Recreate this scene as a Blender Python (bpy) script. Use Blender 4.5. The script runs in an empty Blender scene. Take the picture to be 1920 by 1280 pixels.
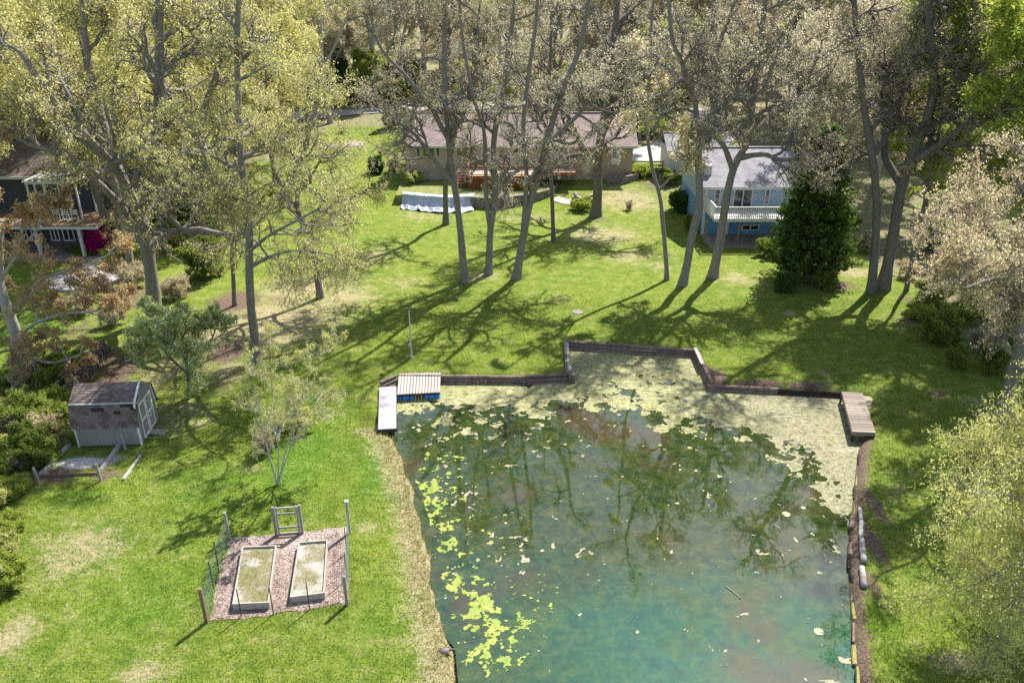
import bpy, math, random
import numpy as np
from mathutils import Vector

sc = bpy.context.scene
COL = sc.collection
R = math.radians
random.seed(7)
RNG = np.random.default_rng(11)

# ------------------------------------------------------------------ camera
CAM_H, PITCH, FPX = 21.0, R(25.0), 1493.3
cam_d = bpy.data.cameras.new('camera'); cam = bpy.data.objects.new('camera', cam_d); COL.objects.link(cam)
cam_d.sensor_width = 36.0; cam_d.lens = 28.0; cam_d.clip_end = 6000; cam_d.clip_start = 0.2
cam.location = (0, 0, CAM_H); cam.rotation_euler = (R(90) - PITCH, 0, 0)
sc.camera = cam

# ------------------------------------------------------------------ sky and sun
SUN_EL, SUN_AZ = R(51.0), R(33.0)          # azimuth measured from +Y towards +X
S = Vector((math.sin(SUN_AZ) * math.cos(SUN_EL), math.cos(SUN_AZ) * math.cos(SUN_EL), math.sin(SUN_EL)))
world = bpy.data.worlds.new('World'); sc.world = world; world.use_nodes = True
wn, wl = world.node_tree.nodes, world.node_tree.links
bg = wn['Background']
sky = wn.new('ShaderNodeTexSky'); sky.sky_type = 'NISHITA'; sky.sun_disc = False
sky.sun_elevation = SUN_EL; sky.sun_rotation = SUN_AZ; sky.air_density = 1.0; sky.dust_density = 1.2
tcw = wn.new('ShaderNodeTexCoord'); mpw = wn.new('ShaderNodeMapping'); mpw.inputs['Scale'].default_value = (1, 1, 2.2)
nzw = wn.new('ShaderNodeTexNoise'); nzw.inputs['Scale'].default_value = 2.6; nzw.inputs['Detail'].default_value = 7; nzw.inputs['Roughness'].default_value = 0.6
rpw = wn.new('ShaderNodeValToRGB'); rpw.color_ramp.elements[0].position = 0.52; rpw.color_ramp.elements[1].position = 0.68
mxw = wn.new('ShaderNodeMix'); mxw.data_type = 'RGBA'; mxw.inputs[7].default_value = (6.6, 6.8, 7.1, 1)
mlw = wn.new('ShaderNodeMath'); mlw.operation = 'MULTIPLY'; mlw.inputs[1].default_value = 0.7
wl.new(tcw.outputs['Generated'], mpw.inputs[0]); wl.new(mpw.outputs[0], nzw.inputs[0]); wl.new(nzw.outputs[0], rpw.inputs[0])
wl.new(rpw.outputs[0], mlw.inputs[0]); wl.new(mlw.outputs[0], mxw.inputs[0]); wl.new(sky.outputs[0], mxw.inputs[6]); wl.new(mxw.outputs[2], bg.inputs[0])
bg.inputs[1].default_value = 0.105
sun_d = bpy.data.lights.new('sun', 'SUN'); sun_d.energy = 5.0; sun_d.angle = R(0.53); sun_d.color = (1.0, 0.95, 0.87)
sun = bpy.data.objects.new('sun', sun_d); COL.objects.link(sun); sun.rotation_euler = S.to_track_quat('Z', 'Y').to_euler(); sun.location = S * 200
sc.view_settings.view_transform = 'Standard'; sc.view_settings.look = 'None'; sc.view_settings.gamma = 1.0
sc.view_settings.exposure = 1.1
sc.cycles.use_denoising = False; sc.cycles.max_bounces = 6; sc.cycles.diffuse_bounces = 3; sc.cycles.transmission_bounces = 3; sc.cycles.transparent_max_bounces = 6

# ------------------------------------------------------------------ pixel <-> world (the photograph is 1920 x 1280)
CP, SP = math.cos(PITCH), math.sin(PITCH)
def ray(x, y):
    a, u = (x - 960) / FPX, (640 - y) / FPX
    return a, CP + u * SP, -SP + u * CP
def px(x, y, z=0.0):
    a, b, c = ray(x, y); t = (z - CAM_H) / c
    return Vector((a * t, b * t, z))
def pY(x, y, Y):
    a, b, c = ray(x, y); t = Y / b
    return Vector((a * t, Y, CAM_H + c * t))
def proj(X, Y, Z):
    dz = Z - CAM_H; f = Y * CP - dz * SP; u = Y * SP + dz * CP
    return 960 + FPX * X / f, 640 - FPX * u / f
def sst(a, b, x):
    t = np.clip((np.asarray(x, float) - a) / (b - a), 0, 1); return t * t * (3 - 2 * t)
def hbase(x, y):
    return 1.0 * sst(74, 85, y) + 1.6 * sst(90, 118, y)
def G(x, y):
    z = 0.0
    for _ in range(12):
        p = px(x, y, z); z = float(hbase(p.x, p.y))
    return Vector((p.x, p.y, z))
def ztop(b, ypx):                           # height over b at which the point shows at pixel row ypx
    a, bb, c = ray(960, ypx); return CAM_H + c * (b.y / bb) - b.z

# ------------------------------------------------------------------ noise for layout
def vnoise(x, y, seed=0):
    xi, yi = np.floor(x).astype(np.int64), np.floor(y).astype(np.int64); xf, yf = x - xi, y - yi
    def hsh(a, b):
        n = (a * 374761393 + b * 668265263 + seed * 974711) & 0x7fffffff
        n = ((n ^ (n >> 13)) * 1274126177) & 0x7fffffff
        return ((n ^ (n >> 16)) & 0xffff) / 65535.0
    u, v = xf * xf * (3 - 2 * xf), yf * yf * (3 - 2 * yf)
    a, b, c, d = hsh(xi, yi), hsh(xi + 1, yi), hsh(xi, yi + 1), hsh(xi + 1, yi + 1)
    return (a * (1 - u) + b * u) * (1 - v) + (c * (1 - u) + d * u) * v
def fbm(x, y, scale, octv=4, seed=0, gain=0.5):
    s, a, t = 0, 1.0, 0
    for o in range(octv):
        s = s + a * vnoise(x * scale * 2 ** o + 17.3 * o, y * scale * 2 ** o - 9.1 * o, seed + o); t += a; a *= gain
    return s / t
def in_poly(X, Y, poly):
    ins = np.zeros(X.shape, bool); n = len(poly)
    for i in range(n):
        x1, y1 = poly[i][:2]; x2, y2 = poly[(i + 1) % n][:2]
        c = ((y1 > Y) != (y2 > Y)) & (X < (x2 - x1) * (Y - y1) / (y2 - y1 + 1e-12) + x1); ins ^= c
    return ins
def d_line(X, Y, pts, closed=False):
    d = np.full(np.shape(X), 1e9); n = len(pts)
    for i in range(n if closed else n - 1):
        ax, ay = pts[i][:2]; bx, by = pts[(i + 1) % n][:2]; dx, dy = bx - ax, by - ay
        t = np.clip(((X - ax) * dx + (Y - ay) * dy) / (dx * dx + dy * dy + 1e-12), 0, 1)
        d = np.minimum(d, np.hypot(X - ax - t * dx, Y - ay - t * dy))
    return d
def sdist(X, Y, poly):
    d = d_line(X, Y, poly, True); return np.where(in_poly(X, Y, poly), -d, d)

# ------------------------------------------------------------------ mesh helpers
def mesh_np(name, V, F, smooth=False):
    """V (n,3), F (m,k) of one face size"""
    me = bpy.data.meshes.new(name); V = np.asarray(V, np.float32); F = np.asarray(F, np.int32)
    me.vertices.add(len(V)); me.vertices.foreach_set('co', V.ravel())
    m, k = F.shape; me.loops.add(m * k); me.loops.foreach_set('vertex_index', F.ravel())
    me.polygons.add(m); me.polygons.foreach_set('loop_start', np.arange(0, m * k, k, dtype=np.int32))
    me.polygons.foreach_set('use_smooth', np.full(m, smooth, bool))
    me.update(calc_edges=True); return me
def link(name, me, m=None, parent=None):
    o = bpy.data.objects.new(name, me); COL.objects.link(o)
    if m is not None and me is not None and not me.materials: me.materials.append(m)
    if parent is not None: o.parent = parent
    return o
def tag(o, label, cat, group=None, kind=None):
    o['label'] = label; o['category'] = cat
    if group: o['group'] = group
    if kind: o['kind'] = kind
    return o
def struct(o): o['kind'] = 'structure'; return o
def empty(name, loc=(0, 0, 0), rz=0.0):
    o = bpy.data.objects.new(name, None); COL.objects.link(o); o.location = loc; o.rotation_euler = (0, 0, rz); o.empty_display_size = 0.3; return o
def copy_tree(o, parent=None):
    c = o.copy(); COL.objects.link(c); c.parent = parent
    for ch in o.children: copy_tree(ch, c)
    return c

class MB:
    """collects boxes, bars, prisms; build() links them as one mesh"""
    def __init__(s): s.v, s.f = [], []
    def add(s, vs, fs):
        n = len(s.v); s.v += [tuple(v) for v in vs]; s.f += [tuple(i + n for i in f) for f in fs]; return s
    def box(s, x0, x1, y0, y1, z0, z1):
        return s.add([(x0, y0, z0), (x1, y0, z0), (x1, y1, z0), (x0, y1, z0), (x0, y0, z1), (x1, y0, z1), (x1, y1, z1), (x0, y1, z1)],
                     [(3, 2, 1, 0), (4, 5, 6, 7), (0, 1, 5, 4), (1, 2, 6, 5), (2, 3, 7, 6), (3, 0, 4, 7)])
    def bar(s, a, b, w, h, up=(0, 0, 1), roll=0):
        a, b = Vector(a), Vector(b); t = (b - a).normalized(); up = Vector(up)
        if abs(t.dot(up)) > 0.98: up = Vector((0, 1, 0))
        sx = t.cross(up).normalized(); uz = sx.cross(t).normalized()
        vs = [p + sx * (w / 2) * i + uz * (h / 2) * j for p in (a, b) for i, j in ((-1, -1), (1, -1), (1, 1), (-1, 1))]
        return s.add(vs, [(3, 2, 1, 0), (4, 5, 6, 7), (0, 1, 5, 4), (1, 2, 6, 5), (2, 3, 7, 6), (3, 0, 4, 7)])
    def prism(s, poly, z0, z1):
        n = len(poly); vs = [(p[0], p[1], z0) for p in poly] + [(p[0], p[1], z1) for p in poly]
        return s.add(vs, [tuple(range(n - 1, -1, -1)), tuple(range(n, 2 * n))] + [(i, (i + 1) % n, n + (i + 1) % n, n + i) for i in range(n)])
    def loft(s, rings, cap=True):
        n = len(rings[0]); vs = [p for r in rings for p in r]; fs = []
        for k in range(len(rings) - 1):
            for i in range(n): fs.append((k * n + i, k * n + (i + 1) % n, (k + 1) * n + (i + 1) % n, (k + 1) * n + i))
        if cap: fs += [tuple(range(n - 1, -1, -1)), tuple(range((len(rings) - 1) * n, len(rings) * n))]
        return s.add(vs, fs)
    def cyl(s, a, b, r0, r1=None, n=10, segs=1, wob=0.0):
        a, b = Vector(a), Vector(b); r1 = r0 if r1 is None else r1; t = (b - a).normalized()
        ref = Vector((0, 0, 1)) if abs(t.z) < 0.9 else Vector((1, 0, 0)); u = t.cross(ref).normalized(); w = t.cross(u)
        rings = []
        for k in range(segs + 1):
            q = k / segs; c = a.lerp(b, q); r = r0 + (r1 - r0) * q
            rings.append([c + (u * math.cos(6.2832 * i / n) + w * math.sin(6.2832 * i / n)) * r * (1 + random.uniform(-wob, wob)) for i in range(n)])
        return s.loft(rings)
    def quad(s, a, b, c, d): return s.add([a, b, c, d], [(0, 1, 2, 3)])
    def mesh(s, name, bevel=0.0, smooth=False):
        me = bpy.data.meshes.new(name); me.from_pydata(s.v, [], s.f); me.update()
        if smooth: me.polygons.foreach_set('use_smooth', np.full(len(me.polygons), True))
        return me
    def build(s, name, m, parent=None, bevel=0.0, smooth=False):
        o = link(name, s.mesh(name, smooth=smooth), m, parent)
        if bevel:
            b = o.modifiers.new('bevel', 'BEVEL'); b.width = bevel; b.segments = 2; b.limit_method = 'ANGLE'
        return o

# ------------------------------------------------------------------ materials
MATS = {}
def ramp(nt, fac, stops):
    r = nt.nodes.new('ShaderNodeValToRGB'); e = r.color_ramp.elements
    while len(e) < len(stops): e.new(0.5)
    for k, (p, c) in enumerate(stops): e[k].position = p; e[k].color = (*c, 1) if len(c) == 3 else c
    nt.links.new(fac, r.inputs[0]); return r.outputs[0]
def noise(nt, co, scale, detail=4, rough=0.55, dist=0.0):
    n = nt.nodes.new('ShaderNodeTexNoise'); n.inputs['Scale'].default_value = scale; n.inputs['Detail'].default_value = detail
    n.inputs['Roughness'].default_value = rough; n.inputs['Distortion'].default_value = dist
    if co is not None: nt.links.new(co, n.inputs['Vector'])
    return n.outputs[0]
def mixc(nt, fac, a, b, mode='MIX'):
    m = nt.nodes.new('ShaderNodeMix'); m.data_type = 'RGBA'; m.blend_type = mode
    for sock, val in ((m.inputs[0], fac), (m.inputs[6], a), (m.inputs[7], b)):
        if hasattr(val, 'links'): nt.links.new(val, sock)
        else: sock.default_value = val if isinstance(val, float) else ((*val, 1) if len(val) == 3 else val)
    return m.outputs[2]
def mth(nt, op, a, b=0.0, clamp=False):
    m = nt.nodes.new('ShaderNodeMath'); m.operation = op; m.use_clamp = clamp
    for i, v in enumerate((a, b)):
        if hasattr(v, 'links'): nt.links.new(v, m.inputs[i])
        else: m.inputs[i].default_value = v
    return m.outputs[0]
def smooth_step(nt, v, a, b):
    m = nt.nodes.new('ShaderNodeMapRange'); m.interpolation_type = 'SMOOTHSTEP'; nt.links.new(v, m.inputs[0])
    m.inputs[1].default_value = a; m.inputs[2].default_value = b; return m.outputs[0]
def attr(nt, name):
    a = nt.nodes.new('ShaderNodeAttribute'); a.attribute_name = name; return a.outputs['Fac']
def bump(nt, bsdf, h, strength, dist=0.02):
    b = nt.nodes.new('ShaderNodeBump'); b.inputs['Strength'].default_value = strength; b.inputs['Distance'].default_value = dist
    nt.links.new(h, b.inputs['Height']); nt.links.new(b.outputs[0], bsdf.inputs['Normal'])
def newmat(name):
    m = bpy.data.materials.new(name); m.use_nodes = True; nt = m.node_tree; b = nt.nodes['Principled BSDF']; MATS[name] = m
    b.inputs['Specular IOR Level'].default_value = 0.25
    return m, nt, b
def coords(nt, kind='Object', scale=(1, 1, 1)):
    t = nt.nodes.new('ShaderNodeTexCoord'); mp = nt.nodes.new('ShaderNodeMapping'); mp.inputs['Scale'].default_value = scale
    if kind == 'World':
        g = nt.nodes.new('ShaderNodeNewGeometry'); nt.links.new(g.outputs['Position'], mp.inputs[0])
    else: nt.links.new(t.outputs[kind], mp.inputs[0])
    return mp.outputs[0]
def pm(name, c1, c2, scale=3.0, rough=0.8, bmp=0.3, stretch=(1, 1, 1), detail=5, spec=0.25, randv=0.0, c3=None, kind='Object', bd=0.02):
    """two or three tone noise material with relief"""
    m, nt, b = newmat(name); co = coords(nt, kind, stretch)
    n = noise(nt, co, scale, detail, 0.6); n2 = noise(nt, co, scale * 7, 3, 0.6)
    st = [(0.3, c1), (0.7, c2)] if c3 is None else [(0.28, c1), (0.5, c2), (0.74, c3)]
    c = ramp(nt, n, st); c = mixc(nt, 0.35, c, ramp(nt, n2, [(0.25, tuple(v * 0.6 for v in c1)), (0.75, tuple(min(1, v * 1.25) for v in c2))]))
    if randv:
        oi = nt.nodes.new('ShaderNodeObjectInfo')
        f = ramp(nt, oi.outputs['Random'], [(0, (1 - randv,) * 3), (1, (1 + randv * 0.5,) * 3)]); c = mixc(nt, 1.0, c, f, 'MULTIPLY')
    nt.links.new(c, b.inputs['Base Color']); b.inputs['Roughness'].default_value = rough; b.inputs['Specular IOR Level'].default_value = spec
    if bmp: bump(nt, b, n2, bmp, bd)
    return m
def leafmat(name, stops, trans=0.5):
    m = bpy.data.materials.new(name); m.use_nodes = True; nt = m.node_tree; nt.nodes.remove(nt.nodes['Principled BSDF']); MATS[name] = m
    a = attr(nt, 'rnd'); c = ramp(nt, a, stops)
    oi = nt.nodes.new('ShaderNodeObjectInfo')
    c = mixc(nt, 1.0, c, ramp(nt, oi.outputs['Random'], [(0, (0.84, 0.86, 0.86)), (1, (1.1, 1.06, 0.98))]), 'MULTIPLY')
    d = nt.nodes.new('ShaderNodeBsdfDiffuse'); t = nt.nodes.new('ShaderNodeBsdfTranslucent'); mx = nt.nodes.new('ShaderNodeMixShader')
    ct = mixc(nt, 1.0, c, (1.3, 1.28, 1.22), 'MULTIPLY'); nt.links.new(c, d.inputs[0]); nt.links.new(ct, t.inputs[0]); mx.inputs[0].default_value = trans
    nt.links.new(d.outputs[0], mx.inputs[1]); nt.links.new(t.outputs[0], mx.inputs[2]); nt.links.new(mx.outputs[0], nt.nodes['Material Output'].inputs[0])
    return m
def glassmat(name, tint=(0.02, 0.03, 0.035)):
    m, nt, b = newmat(name); co = coords(nt, 'World'); n = noise(nt, co, 1.3, 3)
    nt.links.new(ramp(nt, n, [(0.3, tuple(t * 0.5 for t in tint)), (0.7, tuple(t * 1.6 for t in tint))]), b.inputs['Base Color'])
    b.inputs['Roughness'].default_value = 0.06; b.inputs['Specular IOR Level'].default_value = 0.9; return m

bark = pm('bark_grey', (0.15, 0.135, 0.12), (0.34, 0.31, 0.28), 4.0, 0.9, 0.8, (3, 3, 0.7), bd=0.05)
bark_d = pm('bark_dark', (0.10, 0.088, 0.078), (0.25, 0.22, 0.195), 4.0, 0.9, 0.8, (3, 3, 0.7), bd=0.05)
bark_p = pm('bark_pale', (0.24, 0.22, 0.20), (0.46, 0.44, 0.41), 5.0, 0.85, 0.5, (3, 3, 0.8), bd=0.03)
bark_b = pm('bark_birch', (0.20, 0.18, 0.16), (0.46, 0.44, 0.41), 5.0, 0.8, 0.5, (1, 1, 2.5), c3=(0.58, 0.56, 0.53))
L_yel = leafmat('leaf_yellow_olive', [(0, (0.30, 0.29, 0.10)), (0.5, (0.51, 0.50, 0.21)), (1, (0.71, 0.70, 0.38))])
L_pal = leafmat('leaf_pale', [(0, (0.33, 0.30, 0.19)), (0.5, (0.56, 0.52, 0.37)), (1, (0.74, 0.71, 0.56))])
L_tan = leafmat('leaf_tan', [(0, (0.31, 0.265, 0.16)), (0.5, (0.51, 0.45, 0.30)), (1, (0.69, 0.63, 0.47))])
L_org = leafmat('leaf_orange', [(0, (0.27, 0.18, 0.09)), (0.5, (0.44, 0.33, 0.19)), (1, (0.56, 0.46, 0.30))])
L_lim = leafmat('leaf_lime', [(0, (0.15, 0.21, 0.03)), (0.5, (0.30, 0.37, 0.07)), (1, (0.47, 0.52, 0.14))])
L_grn = leafmat('leaf_green', [(0, (0.08, 0.13, 0.022)), (0.5, (0.19, 0.26, 0.05)), (1, (0.34, 0.39, 0.11))])
L_drk = leafmat('leaf_evergreen', [(0, (0.03, 0.065, 0.015)), (0.6, (0.08, 0.145, 0.03)), (1, (0.17, 0.25, 0.06))], 0.35)
L_wht = leafmat('leaf_blossom', [(0, (0.18, 0.26, 0.07)), (0.62, (0.38, 0.46, 0.17)), (0.75, (0.6, 0.62, 0.55)), (1, (0.80, 0.80, 0.76))])
L_mag = leafmat('leaf_magenta', [(0, (0.30, 0.01, 0.12)), (0.6, (0.55, 0.03, 0.25)), (1, (0.65, 0.10, 0.35))])
L_cat = leafmat('leaf_catkin', [(0, (0.30, 0.32, 0.08)), (0.5, (0.52, 0.53, 0.19)), (1, (0.70, 0.68, 0.32))])
L_gra = leafmat('grass_blade', [(0, (0.05, 0.125, 0.012)), (0.5, (0.11, 0.205, 0.024)), (0.82, (0.22, 0.28, 0.06)), (1, (0.40, 0.38, 0.18))], 0.3)
L_str = leafmat('straw_blade', [(0, (0.12, 0.17, 0.03)), (0.4, (0.26, 0.26, 0.08)), (0.7, (0.42, 0.36, 0.19)), (1, (0.55, 0.48, 0.32))], 0.3)
L_lit = leafmat('leaf_litter', [(0, (0.05, 0.033, 0.025)), (0.4, (0.15, 0.10, 0.075)), (0.75, (0.30, 0.22, 0.16)), (1, (0.48, 0.40, 0.32))], 0.1)
wood_g = pm('wood_grey', (0.20, 0.18, 0.16), (0.40, 0.37, 0.34), 2.0, 0.85, 0.4, (2, 2, 14), randv=0.2)
wood_w = pm('wood_bleached', (0.26, 0.235, 0.215), (0.46, 0.43, 0.40), 2.0, 0.85, 0.3, (3, 3, 3), randv=0.12)
wood_b = pm('wood_brown', (0.16, 0.10, 0.065), (0.30, 0.21, 0.14), 2.0, 0.85, 0.4, (2, 2, 8), randv=0.25)
wood_t = pm('timber_weathered', (0.06, 0.042, 0.034), (0.25, 0.18, 0.145), 2.2, 0.9, 0.9, (3, 3, 3), c3=(0.40, 0.34, 0.28), randv=0.25, bd=0.04)
wood_dk = pm('timber_dark', (0.02, 0.015, 0.012), (0.07, 0.05, 0.04), 3, 0.9, 0.6)
wood_l = pm('dock_panel_pale', (0.24, 0.225, 0.25), (0.40, 0.38, 0.41), 2.6, 0.75, 0.2, (4, .6, 1), randv=0.08)
wood_r = pm('dock_plank_tan', (0.17, 0.135, 0.105), (0.33, 0.275, 0.225), 2.5, 0.8, 0.4, (1, 5, 5), randv=0.3)
cedar = pm('cedar_stain', (0.26, 0.068, 0.03), (0.40, 0.125, 0.06), 2.5, 0.6, 0.2, randv=0.15)
cedar_f = pm('deck_floor_board', (0.46, 0.35, 0.27), (0.60, 0.49, 0.40), 2.5, 0.7, 0.2)
white = pm('white_paint', (0.50, 0.50, 0.50), (0.66, 0.66, 0.66), 2.0, 0.55, 0.1)
cream = pm('cream_trim', (0.52, 0.50, 0.45), (0.66, 0.64, 0.58), 2.0, 0.6, 0.1)
metal_d = pm('rusty_steel', (0.035, 0.022, 0.018), (0.10, 0.06, 0.045), 8.0, 0.6, 0.2)
galv = pm('galvanised_steel', (0.38, 0.42, 0.43), (0.58, 0.62, 0.63), 4.0, 0.35, 0.1, spec=0.6)
wire = pm('fence_wire', (0.10, 0.17, 0.12), (0.20, 0.30, 0.22), 4.0, 0.5, 0)
blue_pl = pm('blue_plastic', (0.015, 0.20, 0.58), (0.03, 0.30, 0.74), 2.0, 0.35, 0.05, spec=0.5)
glass = glassmat('window_glass'); glass_g = glassmat('window_glass_green', (0.06, 0.10, 0.03)); glass_b = glassmat('window_glass_blue', (0.10, 0.20, 0.30))
conc = pm('concrete', (0.42, 0.39, 0.38), (0.58, 0.55, 0.54), 1.2, 0.85, 0.2)
conc_pk = pm('paving_mauve', (0.22, 0.18, 0.17), (0.36, 0.30, 0.28), 1.6, 0.85, 0.3)
stone = pm('wall_stone', (0.14, 0.12, 0.11), (0.34, 0.31, 0.29), 2.5, 0.9, 0.7, randv=0.35, bd=0.05)
beige = pm('siding_beige', (0.34, 0.27, 0.20), (0.42, 0.34, 0.26), 1.5, 0.75, 0.1)
dark_in = pm('dark_interior', (0.012, 0.012, 0.014), (0.03, 0.03, 0.034), 2, 0.8, 0)

def brickmat(name, c1, c2, mort, w, h, off=0.5, rough=0.85, stain=None, plane='XZ', squash=1.0):
    m, nt, b = newmat(name); co = coords(nt, 'Object')
    sp = nt.nodes.new('ShaderNodeSeparateXYZ'); nt.links.new(co, sp.inputs[0]); cb = nt.nodes.new('ShaderNodeCombineXYZ')
    if plane == 'XZ': nt.links.new(mth(nt, 'ADD', sp.outputs[0], sp.outputs[1]), cb.inputs[0]); nt.links.new(sp.outputs[2], cb.inputs[1])
    else: nt.links.new(sp.outputs[0], cb.inputs[0]); nt.links.new(sp.outputs[1], cb.inputs[1])
    br = nt.nodes.new('ShaderNodeTexBrick'); nt.links.new(cb.outputs[0], br.inputs['Vector'])
    br.inputs['Scale'].default_value = 1; br.inputs['Brick Width'].default_value = w; br.inputs['Row Height'].default_value = h
    br.inputs['Mortar Size'].default_value = min(w, h) * 0.09; br.offset = off; br.inputs['Bias'].default_value = 0.0
    br.inputs['Color1'].default_value = (*c1, 1); br.inputs['Color2'].default_value = (*c2, 1); br.inputs['Mortar'].default_value = (*mort, 1)
    n = noise(nt, co, 0.9, 5, 0.65); c = mixc(nt, 0.55, br.outputs['Color'], ramp(nt, n, [(0.3, tuple(v * 0.65 for v in c1)), (0.7, tuple(min(1, v * 1.3) for v in c2))]))
    nt.links.new(c, b.inputs['Base Color']); b.inputs['Roughness'].default_value = rough
    bump(nt, b, mth(nt, 'SUBTRACT', noise(nt, co, 20, 3), br.outputs['Fac']), 0.5, 0.02); return m
brick = brickmat('pale_brick', (0.40, 0.335, 0.28), (0.50, 0.43, 0.36), (0.45, 0.41, 0.36), 0.45, 0.16)
brick_pk = brickmat('pink_brick', (0.42, 0.31, 0.26), (0.52, 0.41, 0.35), (0.45, 0.36, 0.31), 0.3, 0.1)
ch_stone = brickmat('chimney_stone', (0.44, 0.40, 0.36), (0.60, 0.56, 0.51), (0.42, 0.39, 0.35), 0.5, 0.24)
shing_pk = brickmat('shingle_rose', (0.20, 0.145, 0.14), (0.30, 0.235, 0.225), (0.12, 0.09, 0.085), 0.33, 0.16, plane='XY')
shing_gr = brickmat('shingle_grey', (0.20, 0.195, 0.215), (0.30, 0.29, 0.31), (0.12, 0.12, 0.13), 0.33, 0.17, plane='XY')
shing_br = brickmat('shingle_brown', (0.10, 0.08, 0.07), (0.16, 0.13, 0.115), (0.06, 0.05, 0.045), 0.33, 0.16, plane='XY')
def sidingmat(name, c, dark, w, vert=True):
    m, nt, b = newmat(name); co = coords(nt, 'Object'); sp = nt.nodes.new('ShaderNodeSeparateXYZ'); nt.links.new(co, sp.inputs[0])
    ax = mth(nt, 'ADD', sp.outputs[0], sp.outputs[1]) if vert else sp.outputs[2]
    fr = mth(nt, 'FRACT', mth(nt, 'DIVIDE', ax, w)); g = mth(nt, 'LESS_THAN', fr, 0.08)
    n = noise(nt, co, 1.5, 5); cc = mixc(nt, g, ramp(nt, n, [(0.3, tuple(v * 0.85 for v in c)), (0.7, tuple(min(1, v * 1.1) for v in c))]), dark)
    nt.links.new(cc, b.inputs['Base Color']); b.inputs['Roughness'].default_value = 0.7; bump(nt, b, mth(nt, 'SUBTRACT', 1.0, g), 0.5, 0.02); return m
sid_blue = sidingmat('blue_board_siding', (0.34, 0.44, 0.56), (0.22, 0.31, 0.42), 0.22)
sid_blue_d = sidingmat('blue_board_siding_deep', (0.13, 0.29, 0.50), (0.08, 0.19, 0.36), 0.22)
sid_shed = sidingmat('shed_panel', (0.30, 0.29, 0.265), (0.20, 0.195, 0.18), 0.2); trim_w = pm('trim_white', (0.62, 0.62, 0.62), (0.80, 0.80, 0.79), 3.0, 0.6, 0.1)
sid_dark = sidingmat('dark_siding', (0.06, 0.06, 0.07), (0.03, 0.03, 0.035), 0.2, False)

# ------------------------------------------------------------------ pond outline (world)
WZ = -0.32
POND_PX = [(716, 722), (748, 706), (826, 713), (985, 712), (1070, 707), (1066, 648), (1180, 655), (1300, 661), (1314, 690), (1328, 722), (1460, 728),
           (1590, 738), (1640, 742), (1632, 800), (1612, 850), (1606, 905), (1601, 960), (1596, 1010), (1594, 1060), (1598, 1120), (1602, 1200), (1610, 1290), (1612, 1380), (1616, 1560),
           (880, 1560), (872, 1400), (860, 1290), (853, 1215), (838, 1150), (820, 1085), (810, 1030), (800, 980), (786, 930), (768, 880), (752, 840), (738, 808), (712, 806)]
POND = [px(x, y, WZ) for x, y in POND_PX]
POND2 = [(p.x, p.y) for p in POND]

# ------------------------------------------------------------------ ground sheet
def grow_axis(a0, a1, step, far, ratio=1.22):
    c = list(np.arange(a0, a1 + 1e-6, step)); s = step; hi = c[-1]
    out = []
    while hi < far: s *= ratio; hi += s; out.append(hi)
    return c, out
core, right = grow_axis(-30, 30, 0.3, 2500, 1.13); xs = np.array([-v for v in right[::-1]] + core + right)
core, up = grow_axis(8, 60, 0.3, 4000, 1.05); down = [8 - 1.2 ** k for k in range(1, 24)]; ys = np.array(down[::-1] + core + up)
GX, GY = np.meshgrid(xs, ys)
SD = sdist(GX, GY, POND2)
LB = (proj(GX, GY, 0 * GX)[0] < 920) & (GY < 36.0)
jag = (fbm(GX, GY, 0.8, 3, 5) - 0.5) * 0.5 * LB
gz = hbase(GX, GY) + (fbm(GX, GY, 0.12, 3, 3) - 0.5) * 0.22 * sst(0.5, 6, SD) * (1 - sst(70, 80, GY) * 0.7)
bankw = np.where(LB, 0.5, 0.25)
gz = np.where(SD < 2.5, gz * sst(0, 2.5, SD), gz)
gz = gz - 1.6 * (1 - sst(-1.0, bankw, SD + jag)) - 0.18 * (1 - sst(0, 2.2, SD)) * LB
gz = gz + 0.3 * sst(300, 1500, GY)
nv = len(xs); idx = np.arange(GX.size).reshape(GX.shape)
F = np.stack([idx[:-1, :-1], idx[:-1, 1:], idx[1:, 1:], idx[1:, :-1]], -1).reshape(-1, 4)
ground_me = mesh_np('ground', np.stack([GX, GY, gz], -1).reshape(-1, 3), F, True)
def ground_z(x, y):
    i = np.clip(np.searchsorted(xs, x) - 1, 0, len(xs) - 2); j = np.clip(np.searchsorted(ys, y) - 1, 0, len(ys) - 2)
    u = (x - xs[i]) / (xs[i + 1] - xs[i]); v = (y - ys[j]) / (ys[j + 1] - ys[j])
    return gz[j, i] * (1 - u) * (1 - v) + gz[j, i + 1] * u * (1 - v) + gz[j + 1, i] * (1 - u) * v + gz[j + 1, i + 1] * u * v
def GZ(p): return float(ground_z(np.array(p[0]), np.array(p[1])))
def blob(X, Y, spots):
    a = np.zeros(np.shape(X))
    for x, y, rx, ry, w in spots:
        c = G(x, y); k = (c.y * CP + (CAM_H - c.z) * SP) / FPX
        wx, wy = rx * k, ry * k / max(0.12, (CAM_H - c.z) / math.hypot(c.y, CAM_H))
        a = np.maximum(a, w * np.exp(-(((X - c.x) / wx) ** 2 + ((Y - c.y) / wy) ** 2)))
    return a
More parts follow.
